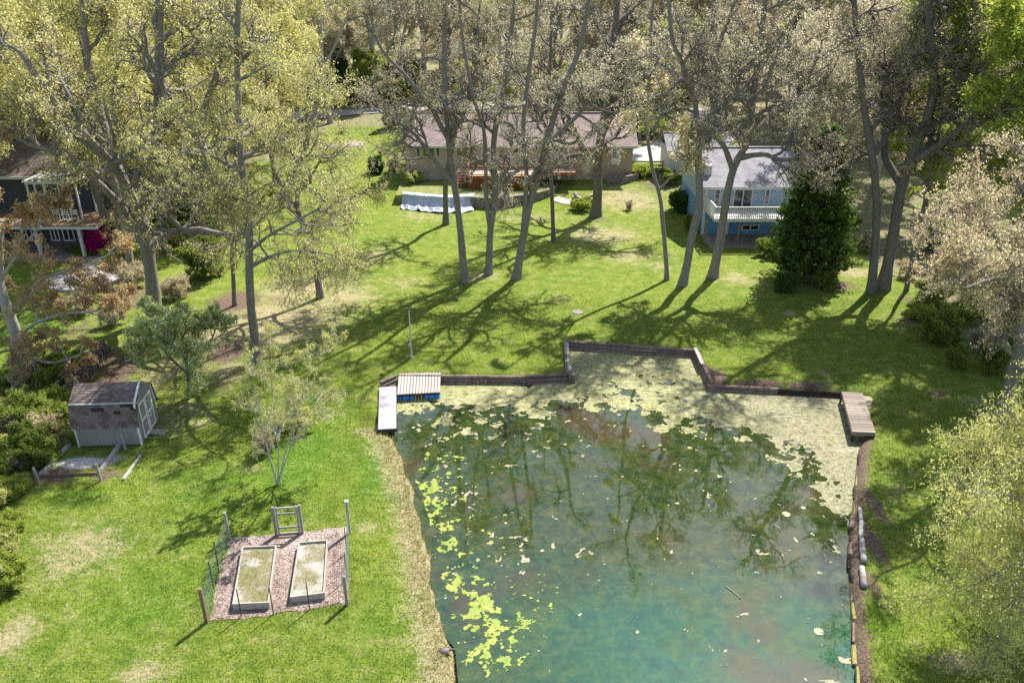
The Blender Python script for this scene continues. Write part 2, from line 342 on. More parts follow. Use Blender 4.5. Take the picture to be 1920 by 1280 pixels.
DRY = [(520, 600, 120, 60, 1.0), (420, 620, 70, 70, .9), (640, 560, 70, 40, .7), (330, 780, 60, 40, .6), (300, 700, 60, 60, .6), (150, 1030, 90, 60, .6), (1130, 440, 80, 20, .7), (1000, 410, 80, 10, .5), (560, 540, 75, 28, 1.0), (470, 600, 60, 40, 0.7), (600, 620, 60, 30, 0.6), (430, 700, 45, 30, 0.8), (1180, 480, 60, 16, 0.55), (1180, 375, 70, 18, 0.8), (800, 405, 60, 12, 0.45), (900, 518, 40, 8, .6),
       (700, 480, 50, 22, 0.5), (1385, 525, 40, 12, 0.6), (1470, 470, 40, 8, 0.7), (1480, 588, 12, 5, 1.2), (30, 1190, 35, 40, 0.8), (270, 1260, 50, 22, 0.8), (120, 1060, 40, 40, 0.6), (210, 1020, 50, 24, 0.6),
       (470, 880, 20, 8, 0.6), (1380, 518, 20, 8, .7), (690, 990, 30, 10, .5), (1800, 1240, 80, 20, 0.7), (1690, 920, 30, 14, .35), (1560, 700, 60, 8, .3), (380, 790, 30, 12, .5), (1860, 770, 40, 30, .6),
       (650, 270, 40, 6, .8), (1250, 345, 40, 12, .6), (1600, 510, 50, 12, .7), (1700, 600, 40, 18, .5), (760, 530, 50, 14, .45), (1050, 560, 30, 8, .4), (1240, 500, 30, 8, .5), (640, 330, 40, 12, .3)]
MUL = [(250, 560, 60, 40, .6), (330, 540, 60, 30, .5), (150, 620, 60, 40, .5), (440, 565, 50, 22, 1.0), (430, 660, 40, 26, 1.0), (230, 690, 40, 60, 0.9), (180, 690, 30, 60, .8), (520, 560, 30, 12, .5), (100, 890, 50, 18, 1.0), (200, 890, 40, 14, .7), (1340, 705, 26, 16, 1.1), (1420, 716, 60, 5, 1.0), (1520, 720, 50, 5, 1.0),
       (1630, 935, 18, 60, 0.9), (1632, 1010, 18, 60, .95), (1634, 1090, 16, 50, 0.8), (1632, 745, 10, 14, .9), (1560, 535, 60, 12, .8), (1760, 740, 30, 12, .7), (1700, 560, 30, 10, .6), (1230, 345, 40, 10, .7), (1120, 412, 36, 6, .6), (870, 531, 16, 5, .8), (1335, 522, 16, 5, .8)]
GRA = [(150, 868, 45, 12, 1.0), (210, 860, 30, 20, .5), (190, 830, 60, 8, .5)]
LUSH = [(560, 860, 90, 80, 1.0), (700, 880, 40, 60, .9), (400, 920, 80, 60, .7), (150, 935, 60, 14, 1.0), (300, 1100, 120, 60, .6), (1660, 1180, 30, 60, .8), (60, 620, 60, 40, .8), (30, 520, 40, 12, .6), (250, 1150, 90, 40, .7), (720, 1150, 30, 70, .4)]
def ground_masks(X, Y):
    w = sst(88, 96, Y + 6 * (fbm(X, Y, .15, 2, 31) - .5)) * 1.0
    w = np.maximum(w, sst(-27, -33, X + 4 * (fbm(X, Y, .2, 2, 32) - .5)) * sst(62, 70, Y)); w = np.maximum(w, sst(27, 31, X + 4 * (fbm(X, Y, .2, 2, 33) - .5)) * sst(36, 44, Y))
    lawn_left = sst(-27, -23, X) * sst(-10, -13, X) * sst(112, 104, Y); w = w * (1 - lawn_left)
    dry = blob(X, Y, DRY); mul = blob(X, Y, MUL)
    bank = sst(2.2, 0.2, sdist(X, Y, POND2)) * (proj(X, Y, 0 * X)[0] < 920) * (Y < 35) * (Y > 0); dry = np.maximum(dry, bank * 0.95)
    rb = sst(0.8, 0.1, sdist(X, Y, POND2)) * (X > 9) * (Y < 34); mul = np.maximum(mul, rb * 0.8)
    return dict(dry=dry, mulch=mul, gravel=blob(X, Y, GRA), lush=blob(X, Y, LUSH), woods=w)
for k, v in ground_masks(GX, GY).items():
    a = ground_me.attributes.new(k, 'FLOAT', 'POINT'); a.data.foreach_set('value', v.ravel().astype(np.float32))
m, nt, b = newmat('lawn'); co = coords(nt, 'World')
nL, nM, nF, nS = noise(nt, co, 0.22, 4, 0.6), noise(nt, co, 1.1, 5, 0.65), noise(nt, co, 11, 5, 0.78), noise(nt, coords(nt, 'World', (1, 2.2, 1)), 2.2, 6, 0.78)
g = ramp(nt, nM, [(0.28, (0.070, 0.145, 0.016)), (0.5, (0.148, 0.212, 0.032)), (0.72, (0.255, 0.278, 0.085))])
g = mixc(nt, ramp(nt, nL, [(0.35, (0, 0, 0)), (0.65, (1, 1, 1))]), g, mixc(nt, 0.55, g, (0.205, 0.25, 0.03)))
lu = mth(nt, 'MULTIPLY', attr(nt, 'lush'), 0.75); g = mixc(nt, lu, g, ramp(nt, nM, [(0.3, (0.052, 0.155, 0.012)), (0.7, (0.12, 0.255, 0.026))]))
g = mixc(nt, 0.75, g, ramp(nt, nF, [(0.28, (0.30, 0.33, 0.30)), (0.5, (0.95, 0.95, 0.95)), (0.72, (1.75, 1.65, 1.6))]), 'MULTIPLY')
nC = noise(nt, co, 2.9, 6, 0.72)
g = mixc(nt, 0.8, g, ramp(nt, nC, [(0.32, (0.55, 0.62, 0.5)), (0.5, (1.0, 1.0, 1.0)), (0.68, (1.35, 1.22, 1.3))]), 'MULTIPLY')
dryc = ramp(nt, nF, [(0.25, (0.22, 0.17, 0.09)), (0.5, (0.40, 0.33, 0.20)), (0.75, (0.58, 0.50, 0.36))])
df = smooth_step(nt, mth(nt, 'ADD', mth(nt, 'MULTIPLY', attr(nt, 'dry'), 0.42), mth(nt, 'ADD', mth(nt, 'MULTIPLY', nS, 1.0), mth(nt, 'MULTIPLY', nM, 0.45))), 0.76, 1.10)
g = mixc(nt, mth(nt, 'MULTIPLY', df, 0.85), g, dryc)
mulc = ramp(nt, nF, [(0.25, (0.05, 0.034, 0.026)), (0.5, (0.16, 0.112, 0.085)), (0.75, (0.34, 0.26, 0.20))])
g = mixc(nt, smooth_step(nt, mth(nt, 'ADD', attr(nt, 'mulch'), mth(nt, 'MULTIPLY', mth(nt, 'SUBTRACT', nS, 0.5), 2.4)), 0.34, 0.62), g, mulc)
g = mixc(nt, smooth_step(nt, mth(nt, 'ADD', attr(nt, 'gravel'), mth(nt, 'MULTIPLY', mth(nt, 'SUBTRACT', nF, 0.5), 0.9)), 0.3, 0.6), g, ramp(nt, nF, [(0.3, (0.3, 0.27, 0.24)), (0.6, (0.72, 0.68, 0.63))]))
wc = ramp(nt, nM, [(0.3, (0.13, 0.12, 0.06)), (0.46, (0.27, 0.23, 0.15)), (0.6, (0.15, 0.19, 0.05)), (0.75, (0.38, 0.33, 0.24))])
g = mixc(nt, smooth_step(nt, attr(nt, 'woods'), 0.3, 0.7), g, mixc(nt, 0.6, wc, ramp(nt, nF, [(0.25, (0.4, 0.4, 0.4)), (0.75, (1.5, 1.5, 1.5))]), 'MULTIPLY'))
nt.links.new(g, b.inputs['Base Color']); b.inputs['Roughness'].default_value = 0.95; b.inputs['Specular IOR Level'].default_value = 0.1
bump(nt, b, mth(nt, 'ADD', nF, mth(nt, 'MULTIPLY', nM, 0.8)), 0.9, 0.12)
ground = struct(link('ground', ground_me, m))

# ------------------------------------------------------------------ pond water
m, nt, b = newmat('pond_water'); co = coords(nt, 'World')
w1, w2, w3 = noise(nt, co, 0.35, 6, 0.7, 0.8), noise(nt, co, 2.2, 6, 0.78, 0.5), noise(nt, co, 0.16, 4, 0.6)
c = ramp(nt, w1, [(0.32, (0.003, 0.045, 0.040)), (0.45, (0.006, 0.085, 0.055)), (0.56, (0.022, 0.085, 0.024)), (0.70, (0.065, 0.085, 0.022))])
c = mixc(nt, 0.6, c, ramp(nt, w2, [(0.36, (0.002, 0.030, 0.028)), (0.5, (0.010, 0.070, 0.038)), (0.62, (0.05, 0.095, 0.03)), (0.74, (0.14, 0.16, 0.06))]))
spw = nt.nodes.new('ShaderNodeSeparateXYZ'); nt.links.new(co, spw.inputs[0])
olive = ramp(nt, w2, [(0.35, (0.010, 0.020, 0.005)), (0.5, (0.028, 0.042, 0.008)), (0.62, (0.055, 0.060, 0.013)), (0.75, (0.12, 0.11, 0.035))])
far_ = smooth_step(nt, mth(nt, 'ADD', spw.outputs[1], mth(nt, 'MULTIPLY', w1, 9.0)), 24.0, 31.0)  # far half: shallow-water olive plus dark tree-reflection brown put into the base colour
left_ = smooth_step(nt, mth(nt, 'ADD', spw.outputs[0], mth(nt, 'MULTIPLY', w1, 8.0)), 9.0, 2.5)
c = mixc(nt, mth(nt, 'MULTIPLY', mth(nt, 'MAXIMUM', far_, mth(nt, 'MULTIPLY', left_, 0.7)), 0.9), c, olive)
c = mixc(nt, smooth_step(nt, w3, 0.52, 0.64), c, mixc(nt, 0.6, c, (0.065, 0.040, 0.024)))
nt.links.new(c, b.inputs['Base Color']); b.inputs['Roughness'].default_value = 0.5; b.inputs['Specular IOR Level'].default_value = 0.0
b.inputs['Coat Weight'].default_value = 1.0; b.inputs['Coat Roughness'].default_value = 0.005; b.inputs['Coat IOR'].default_value = 1.64
bw = nt.nodes.new('ShaderNodeBump'); bw.inputs['Strength'].default_value = 0.022; bw.inputs['Distance'].default_value = 0.05
nt.links.new(noise(nt, co, 2.2, 3, 0.5), bw.inputs['Height']); nt.links.new(bw.outputs[0], b.inputs['Coat Normal'])
cx = sum(p.x for p in POND) / len(POND); cy = sum(p.y for p in POND) / len(POND)
mb = MB(); poly = [(p.x + (0.8 if p.x > 9 else -0.8 if p.x < -2 else 0) * 1.0, p.y + (0.25 if p.y > 36 else 0), WZ) for p in POND]
mb.add(poly, [tuple(range(len(poly) - 1, -1, -1))]); water = struct(mb.build('pond_water', m))
if water.data.polygons[0].normal.z < 0: water.data.flip_normals()

# ------------------------------------------------------------------ floating growth: field -> thin sheet
def clip_sheet(name, X, Y, Fv, z, m):
    idx = np.arange(X.size).reshape(X.shape)
    T = np.concatenate([np.stack([idx[:-1, :-1], idx[:-1, 1:], idx[1:, 1:]], -1).reshape(-1, 3), np.stack([idx[:-1, :-1], idx[1:, 1:], idx[1:, :-1]], -1).reshape(-1, 3)])
    x, y, f = X.ravel(), Y.ravel(), Fv.ravel(); P = np.stack([x, y], -1); pos = f[T] > 0; n = pos.sum(1); out = [P[T[n == 3]]]
    def cut(p, q): fp, fq = f[p], f[q]; t = (fp / (fp - fq))[:, None]; return P[p] * (1 - t) + P[q] * t
    for k in range(3):
        sel = (n == 1) & pos[:, k]; a, b_, c_ = T[sel, k], T[sel, (k + 1) % 3], T[sel, (k + 2) % 3]; out.append(np.stack([P[a], cut(a, b_), cut(a, c_)], 1))
        sel = (n == 2) & ~pos[:, k]; a, b_, c_ = T[sel, k], T[sel, (k + 1) % 3], T[sel, (k + 2) % 3]; q1, q2 = cut(b_, a), cut(c_, a)
        out.append(np.stack([q1, P[b_], P[c_]], 1)); out.append(np.stack([q1, P[c_], q2], 1))
    V = np.concatenate(out).reshape(-1, 2); V = np.concatenate([V, (z(V[:, 0], V[:, 1])[:, None] if callable(z) else np.full((len(V), 1), z))], 1)
    return link(name, mesh_np(name, V, np.arange(len(V)).reshape(-1, 3)), m)
gx, gy = np.meshgrid(np.arange(-7.5, 21.5, 0.085), np.arange(15.5, 46.5, 0.085))
PX, PYx = proj(gx, gy, WZ); SDw = sdist(gx, gy, POND2)
edge = np.interp(PX, [700, 760, 850, 960, 1060, 1140, 1290, 1420, 1520, 1600, 1660], [745, 765, 757, 752, 742, 752, 762, 800, 860, 950, 1010])
cov = (edge + 14 - PYx) / 40.0
n1, n2 = fbm(gx, gy, 1.2, 5, 41, 0.75), fbm(gx, gy, 0.35, 3, 43)
fld = np.clip(cov, -3, 2.2) * 0.30 + (n1 - 0.5) * 1.8 + (n2 - .5) * 0.8 + 0.03
fld = np.minimum(fld, -(SDw - 0.15) * 4)
m, nt, b = newmat('duckweed'); co = coords(nt, 'World')
d1, d2, d3 = noise(nt, co, 0.7, 5, 0.7), noise(nt, co, 12, 5, 0.8), noise(nt, coords(nt, 'World', (1, 1.8, 1)), 2.2, 6, 0.8)
c = ramp(nt, d1, [(0.3, (0.22, 0.23, 0.085)), (0.5, (0.31, 0.305, 0.14)), (0.72, (0.38, 0.36, 0.21))])
c = mixc(nt, 0.5, c, ramp(nt, d2, [(0.3, (0.25, 0.25, 0.22)), (0.7, (1.5, 1.5, 1.5))]), 'MULTIPLY')
c = mixc(nt, smooth_step(nt, d3, 0.52, 0.64), c, mixc(nt, d2, (0.05, 0.055, 0.03), (0.30, 0.26, 0.17)))
spd = nt.nodes.new('ShaderNodeSeparateXYZ'); nt.links.new(co, spd.inputs[0]); d4 = noise(nt, coords(nt, 'World', (1, 1.6, 1)), 3.6, 6, 0.75)
c = mixc(nt, mth(nt, 'MULTIPLY', smooth_step(nt, mth(nt, 'ADD', spd.outputs[0], mth(nt, 'MULTIPLY', d1, 10.0)), 14.0, 20.0), 0.65), c, ramp(nt, d2, [(0.3, (0.04, 0.04, 0.025)), (0.48, (0.17, 0.165, 0.10)), (0.66, (0.36, 0.34, 0.25))]))
c = mixc(nt, 0.9, c, ramp(nt, d4, [(0.36, (0.22, 0.24, 0.2)), (0.48, (0.9, 0.9, 0.9)), (0.64, (1.3, 1.28, 1.25))]), 'MULTIPLY')
nt.links.new(c, b.inputs['Base Color']); b.inputs['Roughness'].default_value = 0.8; bump(nt, b, d2, 0.7, 0.03)
duck = tag(clip_sheet('duckweed', gx, gy, fld, WZ + 0.008, m), 'pale yellow-green duckweed carpet covering the far end of the pond', 'duckweed', kind='stuff')
DUCK = m
# lower left: bright algae rafts
hx_, hy_ = np.meshgrid(np.arange(-7.2, 3.5, 0.05), np.arange(15.5, 33, 0.05)); HPX, HPY = proj(hx_, hy_, WZ); SDh = sdist(hx_, hy_, POND2)
ax_ = np.interp(HPY, [820, 880, 960, 1100, 1200, 1300, 1400], [805, 820, 860, 905, 905, 915, 920]); sp_ = np.interp(HPY, [820, 900, 1000, 1100, 1200, 1300], [45, 65, 80, 100, 95, 80])
a1, a2 = fbm(hx_, hy_, 3.4, 5, 61, 0.74), fbm(hx_, hy_, 0.8, 2, 67)
fa = (a1 - 0.575) * 2.0 + (a2 - 0.5) * 0.75 - 0.20 * np.clip(np.abs(HPX - ax_) / sp_, 0, 4) ** 2 - 0.02 + 0.10 * np.exp(-((HPX - 890) / 90) ** 2 - ((HPY - 1160) / 60) ** 2)
fa = np.where(HPY < 845, fa - (845 - HPY) / 100, fa); fa = np.minimum(fa, -(SDh + 0.12) * 3)
m, nt, b = newmat('algae'); co = coords(nt, 'World'); d1, d2 = noise(nt, co, 1.4, 4, 0.6), noise(nt, co, 7, 6, 0.75)
c = ramp(nt, d1, [(0.3, (0.15, 0.24, 0.03)), (0.5, (0.25, 0.30, 0.045)), (0.7, (0.32, 0.32, 0.09))]); c = mixc(nt, 0.8, c, ramp(nt, d2, [(0.3, (0.35, 0.42, 0.35)), (0.5, (0.9, 0.9, 0.9)), (0.7, (1.3, 1.3, 1.3))]), 'MULTIPLY')
nt.links.new(c, b.inputs['Base Color']); b.inputs['Roughness'].default_value = 0.55; bump(nt, b, d2, 0.5, 0.03)
tag(clip_sheet('algae_raft', hx_, hy_, fa, WZ + 0.014, m), 'bright yellow-green algae rafts floating along the left bank of the pond', 'algae', kind='stuff')
# tan flecks and mats of dead duckweed further out
f2 = (fbm(gx, gy, 2.3, 5, 71, 0.72) - 0.755) * 2.2 + (fbm(gx, gy, .4, 2, 73) - .5) * .35 + np.clip(1 - np.abs(PYx - 960) / 330, -1, 1) * 0.10 + 0.22 * np.clip((PX - 1500) / 120, 0, 1) + 0.16 * np.exp(-((PX - 800) / 70) ** 2 - ((PYx - 800) / 45) ** 2)
f2 = np.minimum(f2, -(SDw + 0.05) * 3)
m2 = pm('dead_duckweed', (0.20, 0.18, 0.11), (0.38, 0.35, 0.25), 6, 0.85, 0.4, kind='World')
tag(clip_sheet('floating_scum', gx, gy, f2, WZ + 0.011, m2), 'tan scum flecks and dead leaves drifting over the open pond', 'scum', kind='stuff')

# ------------------------------------------------------------------ vegetation generators (vectorised)
def nrm(v): return v / (np.linalg.norm(v, axis=-1, keepdims=True) + 1e-9)
def tubes(P, Rr, n):
    B, S1, _ = P.shape; t = nrm(np.gradient(P, axis=1)); ref = np.where(np.abs(t[:, :1, 2:3]) > 0.8, np.array([[[1.0, 0.15, 0]]]), np.array([[[0.1, 0.1, 1.0]]]))
    u = nrm(np.cross(t, np.broadcast_to(ref, t.shape))); w = np.cross(t, u); a = np.arange(n) * 2 * math.pi / n
    V = P[:, :, None] + Rr[:, :, None, None] * (u[:, :, None] * np.cos(a)[None, None, :, None] + w[:, :, None] * np.sin(a)[None, None, :, None])
    i = np.arange(B * S1 * n).reshape(B, S1, n); j = np.roll(i, -1, 2)
    F = np.stack([i[:, :-1], j[:, :-1], j[:, 1:], i[:, 1:]], -1).reshape(-1, 4); return V.reshape(-1, 3), F
def spawn(rng, P, Rr, n, t0, t1, ln, S2, ang, wob, up, rf=0.55, tip=0.25, flat=0.0, minr=0.006):
    B, S1, _ = P.shape; n = int(n); t = rng.uniform(t0, t1, (B, n)); t[:, 0] = 1.0
    f = t * (S1 - 1) * 0.9999; i = f.astype(int); fr = (f - i)[..., None]; bi = np.arange(B)[:, None]
    p = P[bi, i] * (1 - fr) + P[bi, i + 1] * fr; r = (Rr[bi, i] * (1 - fr[..., 0]) + Rr[bi, i + 1] * fr[..., 0]); d = nrm(P[bi, i + 1] - P[bi, i])
    q = nrm(np.cross(d, rng.normal(size=d.shape))); an = rng.uniform(ang[0], ang[1], (B, n, 1)); an[:, 0] *= 0.45
    d = nrm(d * np.cos(an) + q * np.sin(an)); d[..., 2] *= (1 - flat); d = nrm(d)
    L = (np.asarray(ln).reshape(-1, 1) * (1.15 - 0.55 * t) * rng.uniform(0.65, 1.25, (B, n))).reshape(-1); p = p.reshape(-1, 3); d = d.reshape(-1, 3); r0 = np.maximum(r.reshape(-1) * rf, minr)
    pts = [p]; cv = rng.normal(size=d.shape) * wob * 0.4
    for s in range(S2):
        d = nrm(d + cv + rng.normal(size=d.shape) * wob + np.array([0, 0, up])); p = p + d * (L / S2)[:, None]; pts.append(p)
    return np.stack(pts, 1), r0[:, None] * np.linspace(1, tip, S2 + 1)[None], L
def leaves(rng, C, size, k=2, jit=0.1, aspect=0.6, droop=0.0):
    N = len(C); c = np.repeat(C, k, 0) + rng.normal(size=(N * k, 3)) * jit
    u = nrm(rng.normal(size=c.shape) * (1, 1, 1 - 0.6 * abs(droop)) - np.array([0, 0, droop * 2])); v = nrm(np.cross(u, rng.normal(size=c.shape))); s = size * rng.uniform(0.6, 1.3, (len(c), 1))
    V = np.stack([c - u * s * .6, c + v * s * .62 * aspect + u * s * .25, c - v * s * .62 * aspect + u * s * .6], 1).reshape(-1, 3)
    rn = np.clip(np.repeat(rng.random(N), k) * 0.65 + rng.random(N * k) * 0.35, 0, 1)
    return V, np.arange(len(V)).reshape(-1, 3), rn
def leaf_mesh(name, V, F, rn, m):
    me = mesh_np(name, V, F); a = me.attributes.new('rnd', 'FLOAT', 'FACE'); a.data.foreach_set('value', rn.astype(np.float32)); me.materials.append(m); return me
def resample(pts, S1):
    pts = np.asarray(pts, float); n = len(pts); ext = np.vstack([2 * pts[0] - pts[1], pts, 2 * pts[-1] - pts[-2]])
    d = np.r_[0, np.cumsum(np.linalg.norm(np.diff(pts, axis=0), axis=1))]; q = np.linspace(0, d[-1], S1); k = np.clip(np.searchsorted(d, q, 'right') - 1, 0, n - 2)
    t = ((q - d[k]) / (d[k + 1] - d[k]))[:, None]; p0, p1, p2, p3 = ext[k], ext[k + 1], ext[k + 2], ext[k + 3]
    return 0.5 * (2 * p1 + (p2 - p0) * t + (2 * p0 - 5 * p1 + 4 * p2 - p3) * t ** 2 + (3 * p1 - 3 * p2 + p3 - p0) * t ** 3)
def grow_tree(seed, stems, bmat, lmat, limb_len=5.0, nl=9, n2=8, n3=8, tufts=9, leaf=0.15, t0=0.45, up1=0.05, wob=0.22, k=2, droop=0.0, base_flare=True, hang=0.0, ang1=(0.6, 1.25), twig_len=None, aspect=0.6, gap=0.0, lo=False, twr=0.0105):
    """stems: [(points relative to the base, radius at start, radius at end, t from which limbs grow)] -> trunk mesh, crown mesh"""
    rng = np.random.default_rng(seed); Vs, Fs, off = [], [], 0
    def put(V, F):
        nonlocal off
        Vs.append(V); Fs.append(F + off); off += len(V)
    P2s, R2s, L2s = [], [], []
    for si, st in enumerate(stems):
        pts, r0, r1 = st[0], st[1], st[2]; ts = st[3] if len(st) > 3 else t0
        S1 = 26; P = resample(pts, S1); q = np.linspace(0, 1, S1); amp = np.sin(q * math.pi) * r0 * 0.35
        P[:, 0] += amp * np.interp(q, np.linspace(0, 1, 8), rng.normal(size=8)); P[:, 1] += amp * np.interp(q, np.linspace(0, 1, 8), rng.normal(size=8)) * 1.5
        rr = r0 + (r1 - r0) * q ** 0.8
        if si == 0 and base_flare:
            z = P[:, 2] - P[0, 2]; rr = rr * (1 + 0.42 * np.exp(-z / (r0 * 1.5))); P[0, 2] -= 0.25
        rr = rr * (1 + rng.normal(size=S1) * 0.035)
        P, rr = P[None], rr[None]; put(*tubes(P, rr, 10))
        if nl:
            A, Ar, AL = spawn(rng, P, rr, nl, ts, 0.98, limb_len * (st[4] if len(st) > 4 else 1.0), 10, ang1, wob, up1, 0.74, 0.34, 0.1)
            Ar = np.minimum(Ar, 0.6 * r0); put(*tubes(A[:, ::2] if lo else A, Ar[:, ::2] if lo else Ar, 4 if lo else 6)); P2s.append(A); R2s.append(Ar); L2s.append(AL)
    A = np.concatenate(P2s); Ar = np.concatenate(R2s); AL = np.concatenate(L2s)
    B, Br, BL = spawn(rng, A, Ar, n2, 0.22, 1.0, AL * 0.5, 6, (0.5, 1.15), wob * 1.15, up1 * 0.7, 0.7, 0.38, 0.15); put(*tubes(B[:, ::2] if lo else B, Br[:, ::2] if lo else Br, 3 if lo else 4))
    C, Cr, CL = spawn(rng, B, Br, n3, 0.15, 1.0, (BL * 0.48 if twig_len is None else np.full(len(BL), twig_len)), 4, (0.4, 1.1), wob * 1.2, (0.02 if not droop else -0.25 * droop), 0.6, 0.4, 0.1, minr=twr); put(*tubes(C[:, ::2], Cr[:, ::2], 3))
    tm = mesh_np('trunk', np.concatenate(Vs), np.concatenate(Fs), True); tm.materials.append(bmat)
    if gap: C = C[rng.random(len(C)) > gap]
    n = int(tufts); t = 1 - rng.random((len(C), n)) ** 1.4 * 0.9; f = t * 3.9999; i = f.astype(int); fr = (f - i)[..., None]; bi = np.arange(len(C))[:, None]
    cen = (C[bi, i] * (1 - fr) + C[bi, i + 1] * fr).reshape(-1, 3)
    V, F, rn = leaves(rng, cen, leaf, k, leaf * 0.8, aspect, max(droop, hang)); return tm, leaf_mesh('crown', V, F, rn, lmat)
def plant(name, loc, tm, cm, label, cat, group=None, rz=0.0, s=1.0):
    e = empty(name, loc, rz); e.scale = (s, s, s); link('trunk' if cat == 'tree' else 'stems', tm, None, e); link('crown' if cat == 'tree' else 'foliage', cm, None, e); return tag(e, label, cat, group)
def stems_px(base, Y, lists, extra=()):
    """pixel polylines on the upright plane through the base, optional third value = metres nearer or farther"""
    out = []
    for l in lists:
        out.append(np.array([np.array(pY(p[0], p[1], Y + (p[2] if len(p) > 2 else 0))) - np.array(base) for p in l]))
    return out
NT = [0]
def hero(label, base_px, wpx, lists, bm, lm, limb=5.0, ts=None, name='oak_tree', cat='tree', group=None, r_end=0.46, lim=None, fork=0.66, **kw):
    b = G(*base_px); b.z = GZ(b); Y = b.y; k = (Y * CP + CAM_H * SP) / FPX; r0 = wpx * k / 2 * 0.86
    L = stems_px(b, Y, lists); L[0][0] = (0, 0, 0); st = []
    for i, pts in enumerate(L):
        rr = r0 if i == 0 else r0 * fork
        st.append((pts, rr, rr * r_end, (ts[i] if ts else (0.45 if i == 0 else 0.2)), (lim[i] if lim else 1.0)))
    NT[0] += 1; tm, cm = grow_tree(100 + NT[0], st, bm, lm, limb_len=limb, **kw)
    return plant(name, b, tm, cm, label, cat, group)

# ------------------------------------------------------------------ roads and paving
def ribbon(name, pts, w, m, lift=0.05, n=40):
    P = resample([(p.x, p.y, 0) for p in pts], n); d = nrm(np.gradient(P, axis=0)); s = np.stack([d[:, 1], -d[:, 0], d[:, 2] * 0], 1)
    ww = np.interp(np.linspace(0, 1, n), np.linspace(0, 1, len(w)), w)[:, None] if isinstance(w, (list, tuple)) else w
    rows = [P + s * ww * q for q in (-0.5, -0.17, 0.17, 0.5)]; V = np.stack(rows, 1).reshape(-1, 3); V[:, 2] = ground_z(V[:, 0], V[:, 1]) + lift
    i = np.arange(n * 4).reshape(n, 4); F = np.stack([i[:-1, :-1], i[:-1, 1:], i[1:, 1:], i[1:, :-1]], -1).reshape(-1, 4)
    return struct(link(name, mesh_np(name, V, F, True), m))
asph = pm('road_surface', (0.34, 0.33, 0.34), (0.46, 0.45, 0.46), 1.0, 0.9, 0.2)
ribbon('road', [G(430, 224), G(560, 220), G(640, 213), G(715, 208), G(820, 204), G(960, 200)], 4.2, asph, 0.12)
ribbon('footpath', [G(600, 276), G(640, 274), G(680, 270)], 1.8, pm('path_dirt', (0.20, 0.17, 0.15), (0.33, 0.29, 0.26), 2, 0.9, 0.3), 0.06)
drive = pm('driveway_concrete', (0.34, 0.33, 0.33), (0.46, 0.45, 0.45), 0.8, 0.85, 0.15)
ribbon('driveway', [G(1305, 205), G(1315, 240), G(1290, 275), G(1235, 290), G(1170, 293)], [5, 6, 9, 8, 5], drive, 0.12)
ribbon('garden_path', [G(1090, 372), G(1066, 380), G(1040, 372)], 1.3, pm('path_pink', (0.36, 0.27, 0.24), (0.50, 0.39, 0.35), 2, 0.9, 0.3), 0.06)

# ------------------------------------------------------------------ buildings: helpers
def window(parent, x0, x1, z0, z1, y, gm=glass, fm=white, mull=0, bars=0, name='window', fw=0.07):
    """window in a wall facing -Y at y"""
    mb = MB(); d0, d1 = y - 0.07, y + 0.01
    mb.box(x0, x1, d0, d1, z0, z0 + fw); mb.box(x0, x1, d0, d1, z1 - fw, z1); mb.box(x0, x0 + fw, d0, d1, z0 + fw, z1 - fw); mb.box(x1 - fw, x1, d0, d1, z0 + fw, z1 - fw)
    for k in range(mull): xm = x0 + (x1 - x0) * (k + 1) / (mull + 1); mb.box(xm - fw / 2, xm + fw / 2, d0, d1, z0 + fw, z1 - fw)
    for k in range(bars): zm = z0 + (z1 - z0) * (k + 1) / (bars + 1); mb.box(x0 + fw, x1 - fw, d0 + 0.01, d1, zm - 0.025, zm + 0.025)
    f = mb.build(name, fm, parent); MB().box(x0 + 0.02, x1 - 0.02, y - 0.03, y - 0.008, z0 + 0.02, z1 - 0.02).build('pane', gm, f)
    return f
def gable_roof(parent, x0, x1, y0, y1, ze, zr, m, over=0.5, th=0.18, name='roof', fascia=white, yr=None):
    """ridge along X"""
    yr = (y0 + y1) / 2 if yr is None else yr; root = None
    for sgn, ya in ((-1, y0 - over), (1, y1 + over)):
        run = abs(yr - ya); sl = (zr - ze) / (abs(yr - (ya + over * -sgn * -1)) if False else run); L = math.hypot(run, zr - ze)
        me = MB().box(x0 - over, x1 + over, 0, L, -th, 0).mesh(name)
        o = link(name, me, m, parent); o.location = (0, ya, ze); o.rotation_euler = (math.atan2(zr - ze, run), 0, 0)
        if sgn > 0: o.rotation_euler = (math.atan2(zr - ze, run), 0, math.pi); o.location = (x0 + x1, ya, ze)
        if root is None: root = o
    MB().box(x0 - over, x1 + over, y0 - over - 0.06, y0 - over - 0.005, ze - th - 0.06, ze - 0.01).build('gutter', fascia, parent)
    MB().bar((x0 - over, yr, zr + 0.02), (x1 + over, yr, zr + 0.02), 0.3, 0.07).build('ridge_cap', m, parent)
    return root
def gable_wall(mb, x, th, y0, y1, z0, ze, zr):
    yr = (y0 + y1) / 2; pts = [(y0, z0), (y1, z0), (y1, ze), (yr, zr), (y0, ze)]; n = 5
    mb.add([(x, a, b) for a, b in pts] + [(x + th, a, b) for a, b in pts], [tuple(range(n - 1, -1, -1)), tuple(range(n, 2 * n))] + [(i, (i + 1) % n, n + (i + 1) % n, n + i) for i in range(n)])

